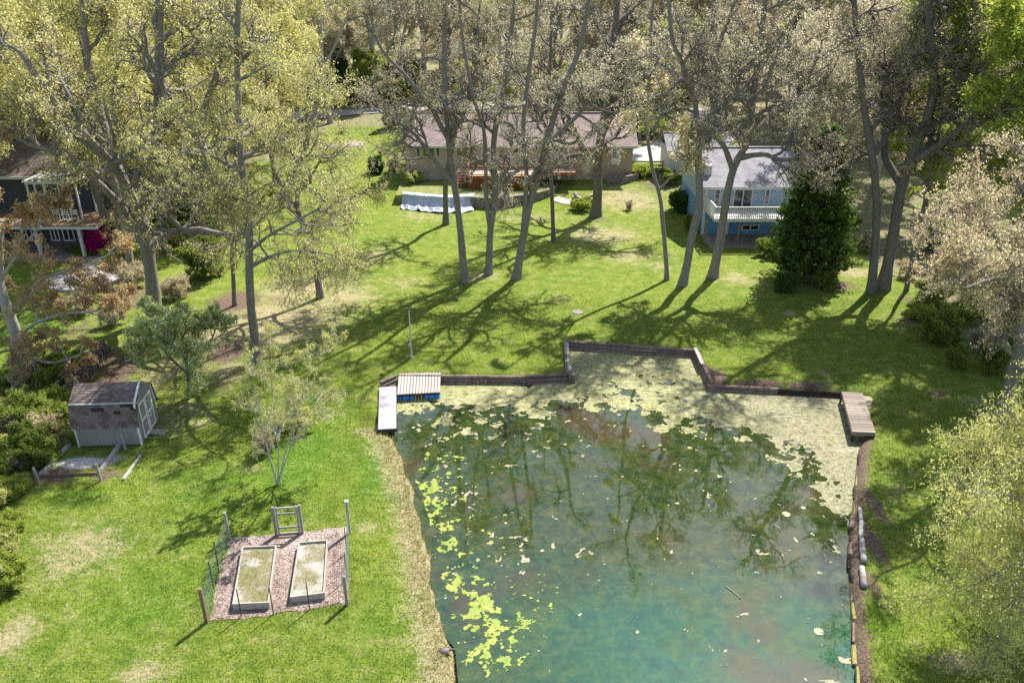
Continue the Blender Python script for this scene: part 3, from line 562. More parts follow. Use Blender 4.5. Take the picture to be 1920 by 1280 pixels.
# ------------------------------------------------------------------ ranch house
b0 = px(763, 336, 1.0); Yh = b0.y; Zb = 0.8
def hx(xp, yp=300): return pY(xp, yp, Yh).x
def hz(yp, dy=0.0): return pY(960, yp, Yh + dy).z
X0, X1 = hx(763), hx(1186); ze, zr = hz(272), pY(960, 211, Yh + 4.6).z; D = 9.2
e = empty('ranch_house', (0, Yh, 0)); tag(e, 'long low pale brick house with a rose shingle roof behind the red deck', 'house')
xm = hx(985)
wl_ = MB().box(X0, xm, 0, 0.25, Zb - 0.6, ze - 0.02); gable_wall(wl_, X0, 0.24, 0.25, D, Zb - 0.6, ze - 0.05, zr - 0.28); wl_.build('wall', brick, e)
MB().box(xm + 0.002, hx(1110), 0.0, 0.25, Zb - 0.6, ze - 0.02).build('wall', brick_pk, e)['label'] = 'pinkish brick wall behind the deck'
wb = MB().box(hx(1110) + 0.002, X1, 0.0, 0.25, Zb - 0.6, ze - 0.02); gable_wall(wb, X1 - 0.24, 0.24, 0.25, D, Zb - 0.6, ze - 0.05, zr - 0.28); wb.build('wall', beige, e)['label'] = 'beige sided right end wall'
MB().box(X0 + .25, X1 - .25, D - 0.25, D, Zb - 0.6, ze - 0.02).build('wall', brick, e)
gable_roof(e, X0, X1, 0, D, ze, zr, shing_pk, 0.45, 0.16, fascia=cream)
zw0, zw1 = hz(294), hz(275)
for (a, b_, g_) in ((781, 789, glass), (792, 816, glass_g), (818, 826, glass), (856, 876, glass_g), (880, 888, glass)): window(e, hx(a), hx(b_), zw0, zw1, 0, g_, cream)
window(e, hx(962), hx(972), hz(287), hz(273), 0, glass, cream); window(e, hx(1024), hx(1052), hz(296), hz(271), 0, glass_b, white); window(e, hx(1056), hx(1062), hz(293), hz(273), 0, glass, white)
window(e, hx(826), hx(848), hz(323), hz(313), 0, glass, cream)
for (a, b_) in ((902, 922), (1146, 1162)):
    d_ = MB().box(hx(a), hx(b_), -0.06, 0.01, hz(308), hz(274)).build('door', white, e); MB().box(hx(a) + 0.15, hx(b_) - 0.15, -0.08, -0.061, hz(296), hz(277)).build('pane', glass_b, d_)
for xx in (X0 + 0.1, hx(1058)): MB().cyl((xx, -0.12, Zb - 0.3), (xx, -0.12, ze - 0.15), 0.05).build('downspout', white, e)
cz = pY(768, 203, Yh + 3.0).z
ch = MB().box(X0 - 0.5, X0 + 0.75, 2.2, 3.6, 0.3, cz).build('chimney', ch_stone, e)
MB().box(X0 - 0.6, X0 + 0.85, 2.1, 3.7, cz, cz + 0.14).build('chimney_cap', white, ch); MB().cyl((X0 + 0.1, 2.9, cz + 0.14), (X0 + 0.1, 2.9, cz + 0.5), 0.2).build('flue', brick_pk, ch)

# ------------------------------------------------------------------ red deck
Yd = px(880, 356, 0.95).y; def_k = 0
def dx_(xp): return pY(xp, 340, Yd).x
zf = pY(960, 330, Yd).z; zrail = pY(960, 312, Yd).z; DX0, DX1, DX2 = dx_(878), dx_(1012), dx_(1082); Dd = Yh - Yd - 0.02
e = empty('red_deck', (0, Yd, 0)); tag(e, 'red stained wooden deck with railing and lattice skirt in front of the house', 'deck')
mb = MB(); y = 0.02
while y < Dd - 0.15: mb.box(DX0, DX1, y, y + 0.138, zf - 0.04, zf); y += 0.147
mb.build('floor', cedar_f, e)['kind'] = 'stuff'
mb = MB(); y = 1.6
while y < Dd - 0.15: mb.box(DX1 + 0.02, DX2, y, y + 0.138, zf - 0.04, zf); y += 0.147
mb.build('floor', cedar_f, e)['kind'] = 'stuff'
MB().box(DX0 - 0.05, DX1 + 0.05, -0.06, 0.0, zf - 0.28, zf + 0.01).box(DX0 - 0.06, DX0 - 0.01, 0.002, Dd, zf - 0.28, zf + 0.01).box(DX1 + .05, DX2 + 0.05, 1.53, 1.59, zf - 0.28, zf + 0.01).build('rim_joist', cedar, e)
def rail(a, b_, posts, ln='railing'):
    a, b_ = Vector(a), Vector(b_); r_ = MB().bar(a + Vector((0, 0, zrail)), b_ + Vector((0, 0, zrail)), 0.14, 0.05).bar(a + Vector((0, 0, zrail - 0.12)), b_ + Vector((0, 0, zrail - 0.12)), 0.04, 0.09).bar(a + Vector((0, 0, zf + 0.1)), b_ + Vector((0, 0, zf + 0.1)), 0.04, 0.09).build(ln, cedar, e)
    n = int((b_ - a).length / 0.16); mb = MB()
    for i in range(1, n): p = a.lerp(b_, i / n); mb.box(p.x - 0.02, p.x + 0.02, p.y - 0.02, p.y + 0.02, zf + 0.1, zrail - 0.1)
    mb.build('balusters', cedar, r_)['kind'] = 'stuff'
    for i in range(posts): p = a.lerp(b_, i / (posts - 1)); MB().box(p.x - 0.06, p.x + 0.06, p.y - 0.06, p.y + 0.06, zf - 0.02, zrail + 0.12).build('post', cedar, e)
rail((DX0, 0, 0), (DX1, 0, 0), 5); rail((DX0, 0.15, 0), (DX0, Dd - 0.2, 0), 3); rail((DX1 + 0.15, 1.6, 0), (DX2, 1.6, 0), 3)
lat = MB(); hgt = zf - 0.3 - 0.85; W = DX1 - DX0; st = 0.24
for sgn in (1, -1):
    k = -hgt
    while k < W:
        a, b_ = max(k, 0), min(k + hgt, W)
        if b_ > a:
            za, zb = (a - k), (b_ - k)
            if sgn < 0: za, zb = hgt - za, hgt - zb
            lat.bar((DX0 + a, 0.02 + 0.015 * sgn, 0.85 + za), (DX0 + b_, 0.02 + 0.015 * sgn, 0.85 + zb), 0.012, 0.07, up=(0, 0, 1))
        k += st
lat.build('lattice', cedar, e)['kind'] = 'stuff'
MB().box(DX0 + 0.1, DX1 - 0.1, 0.35, 0.4, 0.8, zf - 0.3).build('skirt_backing', wood_b, e)
st_ = MB()
for i in range(5): st_.box(DX0 - 1.1 + 0.0, DX0 - 0.1, 0.6 + 0.3 * i, 0.9 + 0.3 * i, zf - 0.05 - 0.22 * (4 - i), zf - 0.22 * (4 - i))
for sx in (DX0 - 1.1, DX0 - 0.12): st_.bar((sx, 0.55, zf - 1.1), (sx, 2.1, zf - 0.05), 0.05, 0.25)
st_.build('stairs', cedar, e)

# ------------------------------------------------------------------ terrace, stone wall, tarp
tz = 1.0
wpx = [(757, 385), (820, 388), (884, 389), (930, 391), (985, 384), (1030, 374), (1044, 362)]
wp = [px(a, b_, 0.05) for a, b_ in wpx]; back = [px(1044, 340, tz), px(752, 340, tz), px(742, 366, tz)]
WL = resample([(p.x, p.y, 0) for p in wp], 60)
poly = [(p[0], p[1] + 0.2) for p in WL] + [(p.x, p.y) for p in back]
soil_t = pm('terrace_soil', (0.09, 0.13, 0.025), (0.19, 0.21, 0.06), 1.6, 0.95, 0.5, c3=(0.30, 0.25, 0.17))
struct(MB().prism(poly, -0.4, tz).build('terrace', soil_t))
stone_meshes = []
for k in range(8):
    mb = MB(); rr = random.Random(k); rings = []
    for q in (-0.5, -0.42, 0.42, 0.5):
        s_ = 0.84 if abs(q) == 0.5 else 1.0
        rings.append([Vector((q + rr.uniform(-.02, .02), sy * 0.5 * s_ * rr.uniform(.9, 1.05), sz * 0.5 * s_ * rr.uniform(.9, 1.05))) for sy, sz in ((-1, -1), (1, -1), (1, 1), (-1, 1))])
    mb.loft(rings); me = mb.mesh('stone'); me.materials.append(stone); stone_meshes.append(me)
def stone_wall(name, pts, h, course, label, length=0.45, depth=0.35):
    o = empty(name, (pts[0][0], pts[0][1], 0)); tag(o, label, 'wall'); cum = np.r_[0, np.cumsum(np.linalg.norm(np.diff(pts[:, :2], axis=0), axis=1))]; nrow = int(h / course + .5)
    for r_ in range(nrow):
        s = -random.uniform(0, length)
        while s < cum[-1] - 0.1:
            L = length * random.uniform(0.7, 1.35); c = s + L / 2
            if 0.05 < c < cum[-1]:
                x, y = np.interp(c, cum, pts[:, 0]), np.interp(c, cum, pts[:, 1]); x2, y2 = np.interp(c + .2, cum, pts[:, 0]), np.interp(c + .2, cum, pts[:, 1]); x1_, y1_ = np.interp(c - .2, cum, pts[:, 0]), np.interp(c - .2, cum, pts[:, 1])
                q = link('stone', random.choice(stone_meshes), None, o); q.location = (x - pts[0][0], y - pts[0][1] + random.uniform(-.03, .03) + r_ * 0.03, (r_ + .5) * course + random.uniform(-.01, .01)); q.rotation_euler = (random.uniform(-.03, .03), random.uniform(-.03, .03), math.atan2(y2 - y1_, x2 - x1_) + random.uniform(-.05, .05)); q.scale = (L * .98, depth, course * random.uniform(.9, 1.04))
            s += L
    return o
i0 = int(np.argmin(np.hypot(WL[:, 0] - wp[2].x, WL[:, 1] - wp[2].y)))
stone_wall('stone_wall', WL[i0:], 1.08, 0.22, 'curved dry stone retaining wall right of the silver tarp')
sw2 = resample([(p.x, p.y, 0) for p in (px(1135, 349, .55), px(1165, 350, .55), px(1195, 344, .55))], 20); o2 = stone_wall('stone_wall', sw2, 1.25, 0.25, 'dark block retaining wall under the small lawn right of the deck'); o2.location.z = 0.35
sw3 = resample([(p.x, p.y, 0) for p in (px(1078, 372, .3), px(1088, 382, .3), px(1108, 377, .3))], 12); o3 = stone_wall('stone_wall', sw3, 0.75, 0.25, 'short low stone wall beside the pink garden path'); o3.location.z = 0.2
# tarp draped over the left stretch of the wall
tl = [px(a, b_, 0.0) for a, b_ in ((750, 394), (800, 399), (845, 401), (888, 397))]; TL = resample([(p.x, p.y, 0) for p in tl], 90); nr = 34; V = []
for j in range(nr):
    q = j / (nr - 1)
    for i in range(90):
        x, y = TL[i, 0], TL[i, 1]; u = i / 89 * 14
        fold = (0.5 + 0.5 * math.sin(u * 3.3 + 3.4 * math.sin(u * 0.37) + 1.7 * math.sin(u * 1.3) + 1.6 * q * math.sin(u * .5))) * (.4 + 1.2 * float(vnoise(np.array(u * .8), np.array(q * 1.5), 14))); f2_ = vnoise(np.array(u * 3.1), np.array(q * 5.0), 4)
        if q < 0.45: t = q / 0.45; yy, zz = y + t * 1.5 + (0.10 * fold + .5 * float(vnoise(np.array(u * .7), np.array(.3), 21))) * (1 - t) - .25, 0.03 + 0.30 * float(f2_) * (1 - abs(2 * t - 1)) + 0.16 * fold + 0.08 * t
        elif q < 0.86: t = (q - 0.45) / 0.41; yy, zz = y + 1.4 + t * 0.5 + 0.05 - 0.16 * fold * (1 - t * .6), 0.14 + .12 * fold * (1 - t) + t * (tz - 0.04)
        else: t = (q - 0.86) / 0.14; yy, zz = y + 1.95 + t * 0.7, tz + 0.10 + 0.05 * fold * t
        V.append((x, yy, zz + 0.06 * float(vnoise(np.array(u * 6.0), np.array(q * 14.0), 9))))
idx = np.arange(nr * 90).reshape(nr, 90); F = np.stack([idx[:-1, :-1], idx[:-1, 1:], idx[1:, 1:], idx[1:, :-1]], -1).reshape(-1, 4)
tarp_m = pm('tarp_silver', (0.27, 0.33, 0.43), (0.44, 0.48, 0.55), 1.2, 0.5, 0.15, spec=0.4); tp = link('tarp', mesh_np('tarp', V, F, True), tarp_m)
md = tp.modifiers.new('thick', 'SOLIDIFY'); md.thickness = 0.012; tag(tp, 'crumpled silver-blue tarp draped over the terrace wall', 'tarp')

# ------------------------------------------------------------------ blue house
bp = px(1318, 441, 0); Yb = bp.y
def bx(xp, dy=0, yp=400): return pY(xp, yp, Yb + dy).x
def bz(yp, dy=0.0): return pY(960, yp, Yb + dy).z
BX0, BX1 = bx(1320), bx(1494); bze = bz(350, -0.5); D = 10.0; bzr = pY(960, 276, Yb + D / 2).z
e = empty('blue_house', (0, Yb, 0)); tag(e, 'two storey blue sided house with white balcony and grey roof right of the lawn', 'house')
bfl = bz(409, -3.2)
up_ = MB().box(BX0, BX1, 0, 0.25, bfl, bze); gable_wall(up_, BX0, 0.24, 0.25, D, bfl, bze - .02, bzr - 0.2); gable_wall(up_, BX1 - .24, 0.24, 0.25, D, bfl, bze - .02, bzr - 0.2); up_.box(BX0 + .25, BX1 - .25, D - .25, D, bfl, bze); up_.build('wall', sid_blue, e)
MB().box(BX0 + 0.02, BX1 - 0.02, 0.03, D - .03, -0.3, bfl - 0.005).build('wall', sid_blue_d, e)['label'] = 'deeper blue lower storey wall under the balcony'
gable_roof(e, BX0, BX1, 0, D, bze, bzr, shing_gr, 0.5, 0.18)
MB().box(BX0 - 0.06, BX0 + 0.14, -0.05, 0.14, -0.2, bze - 0.2).build('corner_board', white, e)
window(e, bx(1335), bx(1347), bz(383), bz(354), 0, glass, white, 0, 2, fw=0.1); window(e, bx(1429), bx(1439), bz(383), bz(354), 0, glass, white, 0, 1, fw=0.1)
window(e, bx(1371), bx(1407), bz(394), bz(354), 0, glass, white, 1, 0, 'sliding_door', 0.1)
window(e, bx(1394), bx(1427), bz(432), bz(421), 0.03, glass, white, 1, 0, fw=0.09)
d_ = MB().box(bx(1358), bx(1369), -0.05, 0.025, 0.0, bfl - 0.25).build('door', white, e); MB().box(bx(1361), bx(1366), -0.07, -0.051, bfl - 1.1, bfl - 0.5).build('pane', glass_b, d_)
MB().box(BX0 - 0.05, BX0 + 0.55, 1.0, 1.8, bze - 0.1, bze + 1.45).build('chimney', white, e)
bd = -3.3
bal = MB().box(BX0 + 0.1, BX1 - 0.6, bd, -0.01, bfl - 0.3, bfl - 0.02).build('balcony', white, e)
rz_ = bfl + 0.95
r_ = MB().box(BX0 + .1, BX1 - .6, bd, bd + .12, rz_ - .06, rz_).box(BX0 + .12, BX0 + .22, bd + .121, -.02, rz_ - .06, rz_).box(BX1 - .72, BX1 - .62, bd + .121, -.02, rz_ - .06, rz_).box(BX0 + .1, BX1 - .6, bd, bd + .06, bfl + .08, bfl + .14).build('rail', white, bal)
mb = MB(); x = BX0 + 0.16
while x < BX1 - 0.6: mb.box(x, x + 0.075, bd - 0.012, bd - 0.002, bfl - 0.05, rz_ - 0.062); x += 0.155
y = bd + 0.1
while y < -0.1: mb.box(BX0 + .09, BX0 + .11, y, y + 0.075, bfl - 0.05, rz_ - 0.062); y += 0.155
mb.build('balusters', white, bal)['kind'] = 'stuff'
for xx in (bx(1329, bd), bx(1390, bd), bx(1450, bd)): MB().box(xx - .07, xx + .07, bd + 0.15, bd + 0.29, 0.08, bfl - 0.302).build('post', wood_b, e)
struct(MB().box(BX0 - 0.1, BX1 - 0.5, Yb + bd - 0.35, Yb - 0.001, -0.3, 0.10).build('patio', conc_pk))
# second, rear roof
e = empty('garage', (bx(1375), Yb + 17, 1.4)); tag(e, 'small grey roofed garage behind the blue house', 'garage'); MB().box(-2.6, 2.6, 0, 5, 0, 2.5).build('wall', white, e); gable_roof(e, -2.6, 2.6, 0, 5, 2.5, 3.9, shing_gr, 0.35, 0.15)

# ------------------------------------------------------------------ left house
lp = px(150, 481, 0); Yl = lp.y
def lx(xp, dy=0, yp=440): return pY(xp, yp, Yl + dy).x
LZ = pY(960, 421, Yl).z; LX0, LX1 = lx(-130), lx(186)
e = empty('porch_house', (0, Yl, 0)); tag(e, 'dark sided house with white porch columns and upper deck at the left edge', 'house')
MB().box(LX0, LX1, 3.8, 4.05, -0.2, LZ - 0.3).build('wall', sid_dark, e); MB().box(LX0, LX1 - 1.5, 4.4, 4.65, LZ - 0.2, LZ + 2.9).build('wall', sid_dark, e); MB().box(LX1 - .25, LX1 - .01, 4.06, 13, -0.2, LZ - .3).build('wall', sid_dark, e); MB().box(LX1 - 1.75, LX1 - 1.5, 4.66, 13, LZ - .2, LZ + 2.9).build('wall', sid_dark, e)
MB().box(LX0, LX1 + 0.1, -0.2, 4.38, LZ - 0.28, LZ - 0.02).build('upper_deck', wood_b, e); MB().box(LX0, LX1 + 0.12, -0.28, -0.21, LZ - 0.32, LZ - 0.12).build('fascia', white, e)
for xp in (0, 68, 150): MB().cyl((lx(xp), 0, 0.05), (lx(xp), 0, LZ - 0.285), 0.16, 0.13, 12).build('column', white, e)
for a, b_ in ((95, 112), (118, 140), (146, 166), (40, 62)): window(e, lx(a, 3.8), lx(b_, 3.8), 0.1, LZ - 0.7, 3.8, glass, white, 1, 0, 'porch_door', 0.12)
window(e, lx(66, 4.4, 360), lx(86, 4.4, 360), LZ + 1.2, LZ + 2.3, 4.4, glass, white, 0, 0, fw=0.16); window(e, lx(110, 4.4, 360), lx(132, 4.4, 360), LZ + 0.1, LZ + 2.2, 4.4, glass, white, 1, 0, 'deck_door', 0.14)
gable_roof(e, LX0, LX1 - 1.5, 4.4, 13, LZ + 2.9, LZ + 5.0, shing_br, 0.5, 0.16)
pg = MB(); pz = pY(960, 343, Yl + 1.5).z; pa, pb = lx(46, 1.5, 343), lx(142, 1.5, 343)
for yy in (1.5, 3.9): pg.bar((pa, yy, pz), (pb, yy, pz), 0.1, 0.2)
for i in range(8): xx = pa + (pb - pa) * i / 7; pg.bar((xx, 1.2, pz + .15), (xx, 4.2, pz + .15), 0.06, 0.12)
for xx in (pa + .1, pb - .1):
    for yy in (1.5, 3.9): pg.box(xx - .06, xx + .06, yy - .06, yy + .06, LZ, pz - .1)
pg.build('pergola', white, e)
struct(MB().box(lx(-130), lx(192), Yl - 1.2, Yl + 3.79, -0.3, 0.06).build('patio', conc_pk))
for i, (xp, w_) in enumerate(((104, .55), (121, .6), (138, .55))):
    o = empty('deck_chair', (lx(xp, 1, 395), Yl + 1.2, LZ)); tag(o, ('leftmost dark slatted chair on the upper deck', 'middle dark slatted chair on the upper deck', 'rightmost dark slatted chair on the upper deck')[i], 'chair', 'chairs on the upper deck')
    MB().box(-.27, .27, -.27, .27, .40, .45).build('seat', dark_in, o)
    for zz in (.55, .7, .85): MB().box(-.27, .27, -.29, -.26, zz, zz + .09).build('slat', galv, o)
    for sx in (-.25, .25):
        for sy in (-.26, .25): MB().box(sx - .025, sx + .025, sy - .025, sy + .025, 0, .96 if sy < 0 else .4).build('leg', galv, o)
o = empty('deck_table', (lx(118, 2, 395), Yl + 2.4, LZ)); tag(o, 'dark round table on the upper deck behind the chairs', 'table'); MB().cyl((0, 0, .7), (0, 0, .74), .6, n=18).build('top', dark_in, o); MB().cyl((0, 0, 0), (0, 0, .7), .05).build('pedestal', dark_in, o)
# round stepped patio
c0 = px(165, 522, 0); o = empty('round_patio', (c0.x, c0.y, 0)); tag(o, 'round stepped grey stone patio below the left house', 'patio')
def disc(r0, r1, z0, z1, n=36): return [[Vector((math.cos(6.2832 * i / n) * r, math.sin(6.2832 * i / n) * r, z)) for i in range(n)] for r, z in ((r0, z0), (r1, z1))]
st_pale = pm('patio_stone', (0.22, 0.20, 0.20), (0.36, 0.34, 0.34), 1.3, 0.85, 0.3)
MB().loft(disc(2.9, 2.85, -0.2, 0.18)).build('lower_step', st_pale, o); MB().loft(disc(1.5, 1.45, 0.181, 0.45)).build('upper_step', conc_pk, o); MB().loft(disc(0.75, 0.7, 0.451, 0.62)).build('fire_bowl', stone, o)

# ------------------------------------------------------------------ far right house
Yr = 118.0; rx0, rx1 = pY(1690, 155, Yr).x, pY(1850, 155, Yr).x; rze, rzr = pY(960, 156, Yr).z, pY(960, 84, Yr + 5).z
e = empty('far_house', (0, Yr, 0)); tag(e, 'house with a dusty rose roof half hidden by trees at upper right', 'house'); MB().box(rx0, rx1, 0, 10, 1, rze).build('wall', beige, e); gable_roof(e, rx0, rx1, 0, 10, rze, rzr, shing_pk, .5, .18)
for k in range(3): xx = rx0 + 2.5 + k * 4; window(e, xx, xx + 1.4, rze - 1.9, rze - .7, 0, glass, white)

# ------------------------------------------------------------------ garden shed
A = px(149, 838); B_ = px(266, 834); C_ = px(297, 786); u = (B_ - A); Ls = u.length; ang = math.atan2(u.y, u.x); Wd = 2.45
e = empty('garden_shed', A, ang); tag(e, 'grey gambrel roofed garden shed with white double doors', 'shed')
h1, hb_, hr = 1.12, 2.22, 2.82; prof = [(0, 0.05), (0, h1), (0.22, hb_), (Wd / 2, hr), (Wd - 0.22, hb_), (Wd, h1), (Wd, 0.05)]
mb = MB().box(0.03, Ls - 0.03, 0, 0.05, 0.05, h1).box(0.03, Ls - 0.03, Wd - 0.05, Wd, 0.05, h1)
for x in (0.0, Ls - 0.03):
    n = len(prof); mb.add([(x, a, b_) for a, b_ in prof] + [(x + 0.03, a, b_) for a, b_ in prof], [tuple(range(n)), tuple(range(2 * n - 1, n - 1, -1))])
mb.build('wall', sid_shed, e)
shingle = pm('shed_shingle', (0.13, 0.10, 0.09), (0.22, 0.17, 0.15), 9, 0.9, 0.6, randv=0.4); shingle_d = pm('shed_shingle_bare', (0.025, 0.02, 0.025), (0.045, 0.035, 0.04), 5, 0.9, 0.4)
panels = [((-0.12, h1 - 0.06), (0.20, hb_)), ((0.20, hb_ + 0.005), (Wd / 2, hr + 0.03)), ((Wd + 0.12, h1 - 0.06), (Wd - 0.20, hb_)), ((Wd - 0.20, hb_ + .005), (Wd / 2, hr + .03))]
tab = {}
for pi, (p0, p1) in enumerate(panels):
    d = Vector((0, p1[0] - p0[0], p1[1] - p0[1])); Lp = d.length; d.normalize(); nn = Vector((1, 0, 0)).cross(d); nn = -nn if nn.z < 0 else nn
    rp = MB().bar((-0.1, *p0), (Ls + 0.1, *p0), 0.01, 0.01); a, b_ = Vector((-0.12, *p0)), Vector((Ls + 0.12, *p0))
    rp = MB().add([a, b_, b_ + d * Lp, a + d * Lp, a - nn * .03, b_ - nn * .03, b_ + d * Lp - nn * .03, a + d * Lp - nn * .03], [(0, 1, 2, 3), (7, 6, 5, 4), (0, 4, 5, 1), (1, 5, 6, 2), (2, 6, 7, 3), (3, 7, 4, 0)]).build('roof', shing_br, e)
    if pi > 1: continue
    rows = 7 if pi == 0 else 8; rh = Lp / rows; rot = math.atan2(d.z, d.y)
    for r_ in range(rows):
        x = -0.12 - (0.15 if r_ % 2 else 0)
        while x < Ls + 0.12:
            w_ = 0.3; xa, xb = max(x, -0.12), min(x + w_ - 0.012, Ls + 0.12)
            if xb - xa > 0.03:
                key = (round(xb - xa, 2), pi)
                if key not in tab:
                    me = MB().add([(0, 0, 0), (key[0], 0, 0), (key[0], rh * 1.04, 0), (0, rh * 1.04, 0), (0, 0, .016), (key[0], 0, .016), (key[0], rh * 1.04, .003), (0, rh * 1.04, .003)], [(3, 2, 1, 0), (4, 5, 6, 7), (0, 1, 5, 4), (1, 2, 6, 5), (2, 3, 7, 6), (3, 0, 4, 7)]).mesh('shingle'); me.materials.append(shingle); tab[key] = me
                q = link('shingle', tab[key], None, rp); q.location = (xa, p0[0] + d.y * rh * r_ + nn.y * .003, p0[1] + d.z * rh * r_ + nn.z * .003); q.rotation_euler = (rot, 0, 0)
                if pi == 0 and r_ in (5, 6) and x > 0.7 and random.random() < 0.28 or pi == 0 and r_ == 4 and x > 1.7 and random.random() < .25:
                    q.material_slots[0].link = 'OBJECT'; q.material_slots[0].material = shingle_d
            x += 0.3
MB().bar((-0.13, 0.19, hb_ + .02), (Ls + .13, 0.19, hb_ + .02), 0.05, 0.05).build('ridge_strip', galv, e)
for x in (Ls - 0.03,):
    mb = MB()
    for k in range(1, 5): a, b_ = prof[k], prof[k + 1]; mb.bar((x + .03, a[0], a[1] + .0), (x + .03, b_[0], b_[1] + .0), 0.1, 0.1, up=(1, 0, 0))
    mb.build('barge_board', trim_w, e)
for x in (0, Ls): MB().box(x - .04, x + .04, -.03, .04, 0, h1).build('corner_board', trim_w, e)
for k in range(2):
    ya = 0.42 + k * 0.82; dr = MB().box(Ls + .001, Ls + .03, ya, ya + .78, 0.12, 1.98).build('door', sid_shed, e); tr = MB()
    for z in (.12, 1.0, 1.88): tr.box(Ls + .031, Ls + .055, ya, ya + .78, z, z + .1)
    for y in (ya, ya + .68): tr.box(Ls + .031, Ls + .056, y, y + .1, .221, 1.879)
    tr.build('door_trim', trim_w, dr)
MB().add([(Ls, .9, .12), (Ls + .7, .95, 0), (Ls + .7, 1.4, 0), (Ls, 1.35, .12), (Ls, .9, .05), (Ls + .7, .95, -.05), (Ls + .7, 1.4, -.05), (Ls, 1.35, .05)], [(0, 1, 2, 3), (7, 6, 5, 4), (0, 4, 5, 1), (1, 5, 6, 2), (2, 6, 7, 3), (3, 7, 4, 0)]).build('ramp', wood_g, e)

# timbers of the old bed beside the shed
def beam(name, a, b_, w, h, m, label, cat, group=None, lift=0.0, segs=6):
    a = Vector((a.x, a.y, GZ(a))); b_ = Vector((b_.x, b_.y, GZ(b_))); L = (b_ - a).length; rings = []
    for k in range(segs + 1):
        q = k / segs; rings.append([Vector((q * L, sy * w / 2 + random.uniform(-.012, .012), h / 2 + sz * h / 2 + random.uniform(-.012, .012))) for sy, sz in ((-1, -1), (1, -1), (1, 1), (-1, 1))])
    o = MB().loft(rings).build(name, m); o.location = a + Vector((0, 0, lift)); o.rotation_euler = (0, -math.atan2(b_.z - a.z, L), math.atan2(b_.y - a.y, b_.x - a.x)); return tag(o, label, cat, group)
beam('timber', px(76, 894), px(131, 834), .16, .16, wood_w, 'long bleached timber on the left side of the gravel bed by the shed', 'timber')
beam('timber', px(187, 889), px(228, 832), .16, .16, wood_w, 'long bleached timber running up to the shed wall', 'timber')
beam('timber', px(232, 901), px(264, 855), .10, .10, wood_w, 'thin pale pole lying at the edge of the lawn below the shed', 'timber')
beam('timber', px(80, 894), px(180, 890), .06, .14, wood_b, 'thin brown board along the front of the gravel bed', 'timber')
def post(name, bpx, tpy, w, m, label, cat='post', group=None, lean=0.0, rnd=False):
    b = px(*bpx); b.z = GZ(b); h = ztop(b, tpy); mb = MB()
    if rnd: mb.cyl((0, 0, -.2), (lean, 0, h), w / 2, w / 2 * .92, 8)
    else: mb.bar((0, 0, -.2), (lean, 0, h), w, w, up=(0, 1, 0))
    o = mb.build(name, m, bevel=0.008 if not rnd else 0); o.location = b; return tag(o, label, cat, group)
for bp_, t_, lb in (((73, 906), 876, 'short grey post at the front left corner of the gravel bed'), ((190, 902), 870, 'leaning grey post at the front of the gravel bed'), ((236, 842), 813, 'grey post against the shed side wall'), ((126, 831), 817, 'short pale stump post left of the shed')): post('bed_post', bp_, t_, .10, wood_g, lb, lean=-.04)

# ------------------------------------------------------------------ woodpile behind the shed
fw_m = pm('firewood', (0.07, 0.055, 0.05), (0.24, 0.19, 0.16), 5, 0.9, 0.7, randv=0.4); wpile = empty('woodpile', px(150, 745)); tag(wpile, 'long stack of split firewood behind the shed', 'woodpile'); logs = []
for k in range(6):
    mb = MB(); mb.cyl((0, -.22, 0), (0, .22, 0), .085, .08, 7, 2, .14); me = mb.mesh('log'); me.materials.append(fw_m); logs.append(me)
pa, pb = px(132, 752) - wpile.location, px(205, 655) - wpile.location; dd = (pb - pa); Lw = dd.length; dn = dd.normalized(); sd_ = Vector((dn.y, -dn.x, 0)); rz0 = math.atan2(sd_.y, sd_.x) - math.pi / 2
for r_ in range(6):
    s = 0.1 + (r_ % 2) * .09
    while s < Lw - r_ * 0.15:
        q = link('log', random.choice(logs), None, wpile); q.location = pa + dn * s + Vector((0, 0, .08 + r_ * .155)) + sd_ * random.uniform(-.06, .06); q.rotation_euler = (0, random.uniform(0, 6), rz0 + random.uniform(-.08, .08)); q.scale = (random.uniform(.75, 1.1),) * 3; s += random.uniform(.17, .21)
beam('pole', px(112, 745), px(172, 690), .12, .12, wood_g, 'long grey pole leaning along the firewood stack', 'pole', lift=.75)

# ------------------------------------------------------------------ vegetable garden
gc = [px(*p) for p in ((392, 1166), (432, 1008), (655, 990), (652, 1134))]
def ragged(poly, n=26, amp=.1, seed=1):
    out = []; 
    for i in range(len(poly)):
        a, b_ = poly[i], poly[(i + 1) % len(poly)]
        for k in range(n): p = a.lerp(b_, k / n); out.append((p.x + amp * (float(vnoise(np.array(p.x * 3), np.array(p.y * 3), seed)) - .5) * 2, p.y + amp * (float(vnoise(np.array(p.x * 3 + 40), np.array(p.y * 3), seed)) - .5) * 2))
    return out
m, nt, b = newmat('wood_chips'); co = coords(nt, 'World'); vo = nt.nodes.new('ShaderNodeTexVoronoi'); vo.inputs['Scale'].default_value = 26; nt.links.new(co, vo.inputs['Vector']); nn_ = noise(nt, co, 1.2, 4)
c = ramp(nt, vo.outputs['Color'], [(0.1, (0.09, 0.055, 0.045)), (0.4, (0.23, 0.17, 0.145)), (0.7, (0.36, 0.31, 0.28)), (0.95, (0.50, 0.46, 0.43))]); c = mixc(nt, 0.6, c, ramp(nt, nn_, [(0.32, (0.45, 0.36, 0.33)), (0.62, (1.25, 1.23, 1.2))]), 'MULTIPLY')
nt.links.new(c, b.inputs['Base Color']); b.inputs['Roughness'].default_value = .9; bump(nt, b, vo.outputs['Distance'], .8, .03)
